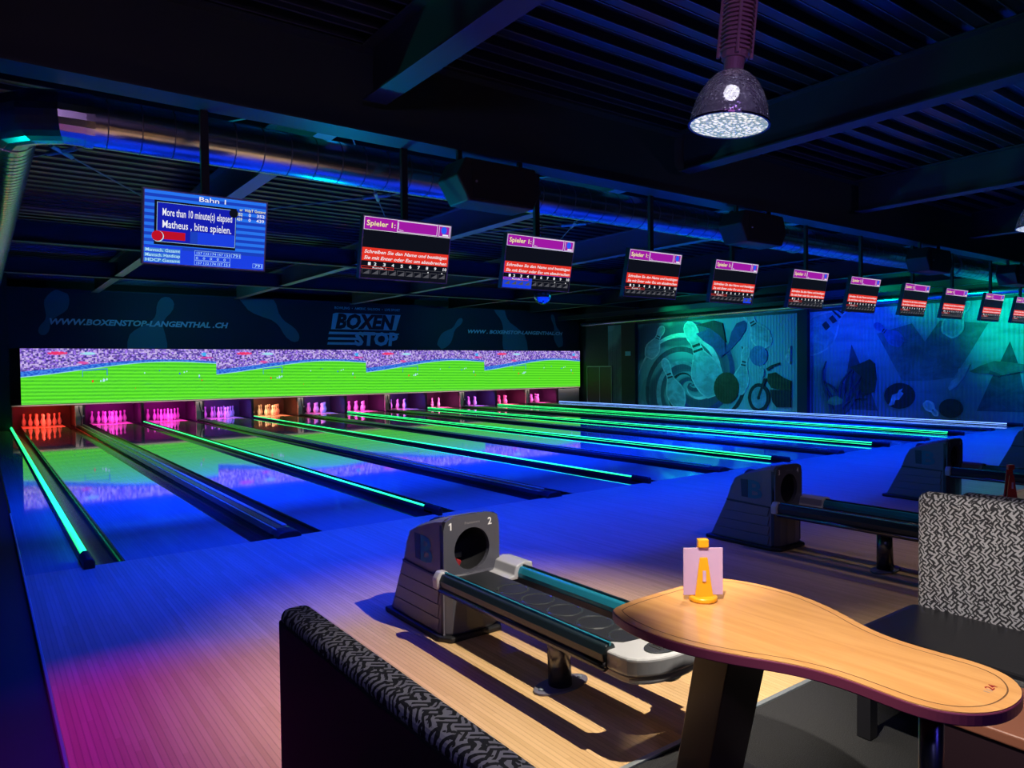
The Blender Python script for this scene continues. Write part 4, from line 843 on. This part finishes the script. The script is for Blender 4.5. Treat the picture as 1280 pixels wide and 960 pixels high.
# ================================================================== BALL RETURNS
def ball_return(k, lab):
    cx = 1.42+3.366*k
    e = empty('ball_return', (cx, -2.95, 0), lab, 'ball return', 'grey ball returns on the approach')
    y = lambda a: a+2.95
    prof = [(-2.61, .03), (-2.79, .385), (-2.80, .41), (-2.84, .52), (-2.885, .60), (-2.98, .64), (-3.09, .675), (-3.2, .705), (-3.285, .72), (-3.285, .03)]
    prof = [(y(a), b) for a, b in prof]; H = .2
    # shell: two sides, crowned top, no front (front panel closes it)
    mb = MB()
    for s in (-1, 1):
        mb.add([(s*H, a, b) for a, b in prof], [tuple(range(len(prof)))])
    n = len(prof)-1; CR = [(-H, 0), (-H*.86, .016), (-H*.4, .027), (H*.4, .027), (H*.86, .016), (H, 0)]
    vs = []; fs = []
    for i in range(n):
        a, b = prof[i]; k_ = min(1, max(0, (b-.5)/.15))
        vs += [(cxx, a, b+dz*k_) for cxx, dz in CR]
    for i in range(n-1):
        for j in range(5): fs.append((i*6+j, i*6+j+1, (i+1)*6+j+1, (i+1)*6+j))
    mb.add(vs, fs)
    mb.bb(-H, H, y(-3.285), y(-3.26), .03, .36)
    mb.build('hood', 'hood', e)
    # front panel with round opening
    mb = MB(); N = 32; R = .128; cz = .535
    outer = []
    tp = .745
    for i in range(N):
        t = 2*PI*i/N; dx, dz = math.cos(t), math.sin(t)
        sc = min((H+.004)/abs(dx) if abs(dx) > 1e-6 else 9, ((tp-cz-.022*abs(dx)) if dz > 0 else (cz-.37))/abs(dz) if abs(dz) > 1e-6 else 9)
        px_, pz_ = dx*sc, dz*sc
        if dz > 0:   # rounded upper corners
            ex, ez = H+.004, tp-cz
            q_ = (abs(dx/ex)**7+abs(dz/ez)**7)**(-1/7); px_, pz_ = dx*q_, dz*q_
        outer.append((px_, cz+pz_))
    inner = [(R*math.cos(2*PI*i/N), cz+R*1.02*math.sin(2*PI*i/N)) for i in range(N)]
    yf, yb = y(-3.305), y(-3.275)
    vs = [(a, yf, b) for a, b in outer]+[(a, yf, b) for a, b in inner]+[(a, yb, b) for a, b in outer]+[(a, yb, b) for a, b in inner]
    fs = []
    for i in range(N):
        j = (i+1) % N; fs += [(i, j, N+j, N+i), (N+i, N+j, 3*N+j, 3*N+i), (i, 2*N+i, 2*N+j, j)]
    mb.add(vs, fs); mb.build('front_panel', 'hood_front', e)
    # lower bulging front
    lp = [(-H+.0, y(-3.22)), (-H+.005, y(-3.285)), (-H+.05, y(-3.315)), (-.06, y(-3.33)), (.06, y(-3.33)), (H-.05, y(-3.315)), (H-.005, y(-3.285)), (H, y(-3.22))]
    mb = MB(); mb.prism(lp, .03, .395); mb.build('lower_front', 'hood_front', e, bevel=.018, seg=3)
    mb = MB(); mb.smooth = True
    mb.lathe([(R*1.02, 0), (R*1.02, .38), (.001, .38)], 28, caps=False)
    o = mb.build('throat', 'rubber', e); o.matrix_local = Matrix.Translation((0, y(-3.28), cz)) @ Matrix.Rotation(-PI/2, 4, 'X')
    MB().bb(-.045, .045, y(-3.12), y(-3.05), cz-.10, cz-.06).build('lift_bracket', 'ring', e, bevel=.008)
    MB().box((-.085, y(-3.25), cz-.085), (.035, .06, .05), Matrix.Rotation(.5, 3, 'Y')).build('stop_block', 'red', e, bevel=.008)
    # side trims
    for s in (-1, 1):
        for i in range(4):
            z0 = .045+i*.085; z1 = z0+.081
            ya = lambda z: y(-2.625-(z-.03)*.47)
            P = [(ya(z0), z0), (ya(z1), z1), (y(-3.245), z1), (y(-3.225), z0)]
            MB().prism(P, s*H, s*(H+.007), 'yz').build('side_slat', 'hood', e, bevel=.002)
        MB().prism([(y(-2.80), .385), (y(-2.795), .40), (y(-3.25), .385), (y(-3.25), .375)], s*H, s*(H+.011), 'yz').build('side_seam', 'hood_edge', e)
        mb = MB(); yy = y(-3.27)
        mb.bb(min(s*H, s*(H+.004)), max(s*H, s*(H+.004)), yy-.02, yy+.008, .05, .70); mb.build('corner_trim', 'hood_edge', e)
        # B emblem
        if s < 0:
            mb = MB(); mb.prism([(y(-2.955), .44), (y(-2.945), .60), (y(-3.02), .60), (y(-3.02), .44)], -H-.003, -H, 'yz'); mb.build('emblem_block', 'emblem_dk', e)
            mb = MB(); put_text(mb, 'B', .225, y(-3.01), .442, -H-.004, '-x', bold=.025, fitw=.15); mb.build('emblem_letter', 'emblem', e)
    MB().prism([(-H-.03, y(-2.57)), (H+.03, y(-2.57)), (H+.03, y(-3.27)), (H-.02, y(-3.35)), (-H+.02, y(-3.35)), (-H-.03, y(-3.27))], 0, .035).build('plinth', 'rubber', e, bevel=.01)
    mb = MB()
    put_text(mb, str(2*k+1), .062, -.168, .668, y(-3.3075), bold=.02); (mb.add([(-.158, y(-3.3075), .711), (-.153, y(-3.3075), .704), (-.166, y(-3.3075), .696), (-.168, y(-3.3075), .702)], [(0, 1, 2, 3)]) if k == 0 else None); put_text(mb, str(2*k+2), .062, .115, .668, y(-3.3075), bold=.02); mb.build('lane_numbers', 'white', e)
    mb = MB(); put_text(mb, 'Frameworx', .022, -.055, .69, y(-3.3075), fitw=.11); mb.build('lettering', 'greytext', e)
    # rack
    for s in (-1, 1):
        xo = s*.23
        mb = MB()
        P = [(xo-.038, .36), (xo-.043, .40), (xo-.026, .435), (xo+.026, .435), (xo+.043, .40), (xo+.038, .36)]
        mb.prism(P, y(-4.74), y(-3.36), 'xz'); r_ = mb.build('side_rail', 'rail' if s > 0 else 'raildark', e, bevel=.008)
        mb = MB(); mb.smooth = True; mb.tube([(xo+s*.028, y(-4.74), .345), (xo+s*.028, y(-3.36), .345)], .021, 12); mb.build('lower_tube', 'chrome', r_)
        mb = MB(); mb.bb(xo-.006, xo+.006, y(-4.74), y(-3.36), .43, .445); mb.build('top_ridge', 'raildark' if s > 0 else 'rail', r_)
        mb = MB(); mb.bb(min(xo-s*.045, xo-s*.036), max(xo-s*.045, xo-s*.036), y(-4.74), y(-3.36), .34, .375); mb.build('inner_lip', 'raildark', r_)
    # cuffs
    mb = MB(); mb.prism([(-.285, .345), (-.29, .41), (-.262, .45), (-.21, .445), (-.19, .40), (-.20, .345)], y(-3.37), y(-3.31), 'xz'); mb.build('rail_cuff', 'cuff', e, bevel=.012, seg=3)
    mb = MB(); mb.prism([(.10, .375), (.16, .385), (.175, .44), (.235, .46), (.30, .45), (.305, .36), (.1, .36)], y(-3.52), y(-3.29), 'xz'); mb.build('rail_cuff', 'cuff', e, bevel=.012, seg=3)
    mb = MB(); mb.prism([(-.105, y(-3.15)), (.105, y(-3.15)), (.105, y(-4.70)), (-.105, y(-4.70))], .355, .385); t_ = mb.build('tray', 'tray', e, bevel=.006)
    for i in range(5):
        mb = MB(); yy = y(-3.72-.225*i); N = 24
        for j in range(N):
            a0, a1 = 2*PI*j/N, 2*PI*(j+1)/N
            q = [(r_*math.cos(a), yy+r_*math.sin(a)*.98, z_) for a in (a0, a1) for r_, z_ in ((.082, .3855), (.089, .3895), (.096, .3855))]
            mb.add(q, [(0, 1, 4, 3), (1, 2, 5, 4)])
        mb.build('ball_ring', 'ring', t_)
    mb = MB(); mb.bb(-.02, .02, y(-3.28), y(-3.24), .3856, .387); mb.build('sticker', 'white', t_)
    # end cap
    P = []
    for i in range(13):
        t = PI*i/12; P.append((-.25*math.cos(t), y(-4.80)-.15*math.sin(t)**.8))
    P += [(.25, y(-4.66)), (.17, y(-4.66)), (.12, y(-4.71)), (0, y(-4.73)), (-.12, y(-4.71)), (-.17, y(-4.66)), (-.25, y(-4.66))]
    mb = MB(); mb.prism(P, .335, .415); ec = mb.build('end_cap', 'cuff', e, bevel=.014, seg=3)
    P2 = [(a*.93, (b-y(-4.8))*.9+y(-4.8)) for a, b in P[:13]]+[(.23, y(-4.68)), (-.23, y(-4.68))]
    mb = MB(); mb.prism(P2, .295, .335); mb.build('underside', 'cuff', ec, bevel=.012)
    mb = MB(); mb.sphere((0, y(-4.88), .30), .07, 14, 8, (1, .6, .5)); mb.build('foot', 'raildark', ec)
    mb = MB(); mb.prism([(-.03+.10*math.cos(2*PI*i/20), y(-4.86)+.062*math.sin(2*PI*i/20)) for i in range(20)], .41, .421); vt = mb.build('vent', 'ring', ec, bevel=.003)
    for i in range(5): MB().bb(-.080+i*.021, -.069+i*.021, y(-4.89), y(-4.825), .421, .4225).build('vent_slot', 'rubber', vt)
    # leg
    mb = MB(); mb.smooth = True; mb.tube([(-.035, y(-4.17), .01), (-.05, y(-4.17), .36)], [.062, .055], 20); mb.build('leg', 'chrome', e)
    P = [(.17*math.cos(2*PI*i/24)*(1 if abs(math.cos(2*PI*i/24)) > .3 else 1)-.03, y(-4.17)+.085*math.sin(2*PI*i/24)) for i in range(24)]
    mb = MB(); mb.prism(P, 0, .012); bp = mb.build('foot_plate', 'hood', e, bevel=.003)
    for s in (-1, 1): MB().lathe([(.014, 0), (.014, .006), (.006, .009)], 6, (-.03+s*.13, y(-4.17), .012)).build('bolt', 'steel_pale', bp)
    return e
ball_return(0, 'grey ball return numbered 1 and 2, nearest, beside the wooden table')
ball_return(1, 'second ball return, shaded, behind the yellow menu holder')
ball_return(2, 'third ball return, seen above the patterned sofa back')
ball_return(3, 'farthest ball return, cut by the right edge of the picture')

# ================================================================== SEATING
# left sofa
e = empty('booth_sofa', (-.29, -6.4, 0), 'sofa in the foreground seen from behind, black back board with patterned top roll', 'sofa')
MB().bb(-.065, -.05, -1.3, 1.33, .0, .975).build('back_board', 'rubber', e, bevel=.006)
MB().bb(-.05, .03, -1.3, 1.325, .1, .975).build('backrest', 'fabric_xy', e, bevel=.03, seg=4)
MB().bb(-.062, .022, -1.3, 1.335, .955, 1.005).build('top_roll', 'fabric_xy', e, bevel=.024, seg=5)
MB().bb(.03, .47, -1.3, 1.29, .30, .44).build('seat', 'leather', e, bevel=.04, seg=4)
for yy in (-1.2, 1.2): MB().bb(.42, .47, yy-.025, yy+.025, 0, .30).build('leg', 'black', e)
# right sofa
def right_sofa(x0, lab):
    e = empty('booth_sofa', (x0, -6.4, 0), lab, 'sofa')
    MB().bb(-.005, .62, -1.3, 1.10, .33, .47).build('seat', 'leather', e, bevel=.055, seg=5)
    MB().bb(.02, .62, -1.28, 1.07, .26, .33).build('seat_base', 'rubber', e)
    MB().bb(.56, .67, -1.3, 1.05, .40, 1.02).build('backrest', 'fabric_yz', e, bevel=.045, seg=5)
    MB().bb(.67, .69, -1.28, 1.03, .0, .99).build('back_board', 'rubber', e)
    for a in (.05, .58):
        for yy in (1.02, -1.2): MB().bb(a-.03, a+.03, yy-.03, yy+.03, 0, .26).build('leg', 'black', e)
    return e
right_sofa(2.08, 'sofa with black seat and black and white patterned backrest at the right')
# second booth: sofa back to back with the first one
e = empty('booth_sofa', (3.04, -6.4, 0), 'sofa standing back to back behind the patterned sofa', 'sofa')
MB().bb(-.05, .05, -1.3, 1.0, .1, .98).build('backrest', 'fabric_yz', e, bevel=.03, seg=4)
MB().bb(.05, .48, -1.3, .98, .30, .44).build('seat', 'leather', e, bevel=.04, seg=4)
# brown bench
e = empty('bench', (1.86, -6.6, 0), 'brown leatherette bench at the bottom right corner under the table tip', 'bench')
MB().bb(-.215, .2, -.7, .72, .41, .452).build('cushion', 'brownleather', e, bevel=.008, seg=3)
MB().bb(-.205, .2, -.68, .71, .06, .41).build('front_board', 'maroon', e)
MB().bb(-.15, .18, -.6, .66, 0, .06).build('plinth', 'black', e)

# tables
TP = [(-.29, .62), (0, .635), (.29, .62), (.335, .56), (.365, .45), (.37, .33), (.35, .21), (.30, .08), (.245, -.02), (.21, -.11), (.197, -.20), (.2, -.30), (.205, -.38), (.19, -.45), (.15, -.505), (.08, -.545), (0, -.555)]
TPOLY = TP+[(-a, b) for a, b in TP[::-1] if a > 0.0 and (a, b) not in ((.29, .62),)]
def smooth_poly(p, it=2):
    for _ in range(it):
        q = []
        n = len(p)
        for i in range(n):
            a, b = p[i], p[(i+1) % n]; q += [(a[0]*.75+b[0]*.25, a[1]*.75+b[1]*.25), (a[0]*.25+b[0]*.75, a[1]*.25+b[1]*.75)]
        p = q
    return p
TS = smooth_poly(TPOLY, 2)
def table(x, lab, glow=False):
    e = empty('pin_table', (x, -5.73, 0), lab, 'table')
    MB().prism(TS, .735, .768).build('edge_band', 'tableedge', e, bevel=.004)
    MB().prism(offset_poly(TS, -.003), .766, .7705).build('tabletop', 'tablewood', e)
    gi, go = offset_poly(TS, -.032), offset_poly(TS, -.036); n = len(gi)
    mb = MB(); mb.add([(a, b, .7708) for a, b in gi]+[(a, b, .7708) for a, b in go], [(i, (i+1) % n, n+(i+1) % n, n+i) for i in range(n)]); mb.build('groove_line', 'groove', e)
    # slanted slab leg
    P0 = V((-.02, .28, .735)); P1 = V((.11, .52, .0))
    mb = MB(); hx, hy = .115, .07
    vs = []
    for P, k in ((P0, 1), (P1, 1.0)):
        vs += [P+V((-hx*k, -hy*k, 0)), P+V((hx*k, -hy*k, 0)), P+V((hx*k, hy*k, 0)), P+V((-hx*k, hy*k, 0))]
    mb.add(vs, [(0, 1, 2, 3), (7, 6, 5, 4), (0, 4, 5, 1), (1, 5, 6, 2), (2, 6, 7, 3), (3, 7, 4, 0)]); mb.build('slab_leg', 'legwood', e, bevel=.004)
    MB().bb(-.16, .36, .22, .70, .0, .03).build('foot_plate', 'black', e, bevel=.004)
    mb = MB(); mb.smooth = True; mb.tube([(.04, -.33, .0), (.04, -.33, .735)], .032, 20); mb.build('pole_leg', 'chrome', e)
    MB().lathe([(.13, 0), (.13, .008), (.05, .016)], 24, (.04, -.33, .0)).build('pole_foot', 'black', e)
    return e
t1 = table(1.13, 'bowling pin shaped wooden table in the foreground with a yellow menu holder')
mb = MB(); put_text(mb, '24', .03, .035, -.485, .7712, 'z', fitw=.035, bold=.02); mb.build('table_number', 'red', t1)
mb = MB(); put_text(mb, '11', .022, .005, -.487, .7712, 'z', fitw=.02); mb.build('table_mark', 'greytext', t1)
t2 = table(1.13+3.366, 'second pin shaped table with a dark red menu holder, behind the patterned sofa')
def holder(x, y, m, lab, card=True, h=.225):
    e = empty('menu_holder', (x, y, .771), lab, 'menu holder')
    MB().prism([(.052*math.cos(2*PI*i/28), .052*math.sin(2*PI*i/28)) for i in range(28)], 0, .018).build('base', m, e, bevel=.006, seg=3)
    for s, hh, wt, nm in ((-1, h*.72, .016, 'front_clip'), (1, h, .020, 'rear_clip')):
        y0 = s*.014
        mb = MB(); vs = []
        for z_, w_ in ((.012, .034), (hh, wt*.9)):
            for a, b in ((-w_, y0-.004), (w_, y0-.004), (w_, y0+.004), (-w_, y0+.004)): vs.append((a, b*(1 if z_ < .1 else .7), z_))
        mb.add(vs, [(0, 1, 2, 3), (7, 6, 5, 4), (0, 4, 5, 1), (1, 5, 6, 2), (2, 6, 7, 3), (3, 7, 4, 0)]); mb.build(nm, m, e, bevel=.002)
    MB().bb(-.020, .020, -.012, .014, h-.028, h+.004).build('top_clip', m, e, bevel=.004)
    MB().bb(-.006, .006, -.0205, -.0195, .075, .115).build('window', 'card', e)
    e.rotation_euler.z = -.63
    return e
holder(1.16, -5.265, 'yellow', 'amber yellow cone shaped menu holder on the front table')
o = tag(MB().bb(-.073, .073, -.0035, .0015, .0, .175).build('menu_card', 'card', bevel=.0006), 'pink menu card clamped in the yellow holder', 'card'); o.location = (1.16, -5.265, .792); o.rotation_euler.z = -.63
holder(4.22, -5.21, 'redplastic', 'dark red menu holder standing beyond the patterned sofa', h=.22)

# ================================================================== HIGH BAY LAMPS
MT['lampglow'] = mat('prismatic lens glow', (.5, .5, .5), .3, emis=(.78, .95, 1), es=1.0)
g = G(MT['lampglow']); vz = g.n('ShaderNodeTexVoronoi'); vz.inputs['Scale'].default_value = 58; g.put(vz.inputs[0], g.obj())
g.put(g.b.inputs['Emission Color'], g.mix(g.ss(vz.outputs[0], .25, .6), (1, 1, 1), (.16, .27, .30)))
MT['bulb'] = mat('discharge bulb', (1, 1, 1), .3, emis=(1, .97, .92), es=40)
m = mat('facetted acrylic dome', (.42, .42, .52), .25, .6); MT['dome'] = m
g = G(m); vz = g.n('ShaderNodeTexVoronoi'); vz.inputs['Scale'].default_value = 70; g.put(vz.inputs[0], g.obj()); g.bump(vz.outputs[0], .7, .006)
out = m.node_tree.nodes['Material Output']; tr = g.n('ShaderNodeBsdfTransparent'); tr.inputs[0].default_value = (.9, .9, 1, 1); mx = g.n('ShaderNodeMixShader'); mx.inputs[0].default_value = .16
m.node_tree.links.new(g.b.outputs[0], mx.inputs[1]); m.node_tree.links.new(tr.outputs[0], mx.inputs[2]); m.node_tree.links.new(mx.outputs[0], out.inputs[0])
def lamp(x, y, z, lab):
    e = empty('high_bay_lamp', (x, y, z), lab, 'lamp', 'dome lamps over the tables', (math.radians(3.0), math.radians(4.5), 0))
    pr = [(.172, 0), (.170, .03), (.160, .08), (.143, .13), (.115, .18), (.082, .215), (.05, .235), (.04, .238)]
    mb = MB(); mb.smooth = True; mb.lathe(pr+[(a*.975, b-.002) for a, b in pr[::-1]], 40, caps=False); mb.build('dome', 'dome', e)
    mb = MB(); mb.lathe([(.168, -.003), (.177, -.003), (.178, .004), (.170, .006)], 40, caps=False); mb.build('rim', 'chrome', e)
    mb = MB(); mb.smooth = True; mb.lathe([(.168, .001), (.12, -.004), (.06, -.008), (.001, -.009)], 40, caps=False); mb.build('lens', 'lampglow', e)
    mb = MB(); mb.smooth = True; mb.sphere((0, 0, .145), .034, 14, 10); mb.build('bulb', 'bulb', e)
    mb = MB()
    mb.lathe([(.042, .235), (.045, .29)], 20)
    bh = mb.build('neck', 'lampbody', e)
    mb = MB(); n_ = 13
    for i in range(n_):
        zz = .30+i*.0195; rr = .075 if i not in (0,) else .06
        mb.lathe([(rr, zz), (rr, zz+.008)], 8)
    mb.lathe([(.057, .29), (.057, .56)], 12)
    mb.build('ballast_fins', 'lampbody', e)
    mb = MB()
    for k in range(4):
        a = PI/4+k*PI/2; mb.tube([(.072*math.cos(a), .072*math.sin(a), .295), (.072*math.cos(a), .072*math.sin(a), .56)], .008, 6)
    mb.build('fin_ribs', 'lampbody', e)
    mb = MB(); mb.lathe([(.045, .56), (.045, .70), (.03, .72)], 12); mb.build('terminal_box', 'lampbody', e)
    mb = MB(); mb.tube([(0, 0, .71), (0, 0, 4.44-z)], .008, 8); mb.build('suspension_cable', 'black', e)
    return e
lamp(1.73, -4.96, 2.71, 'lit dome lamp with ribbed ballast hanging over the front table')
lamp(5.93, -4.83, 2.71, 'second dome lamp, only its rim inside the right edge of the picture')
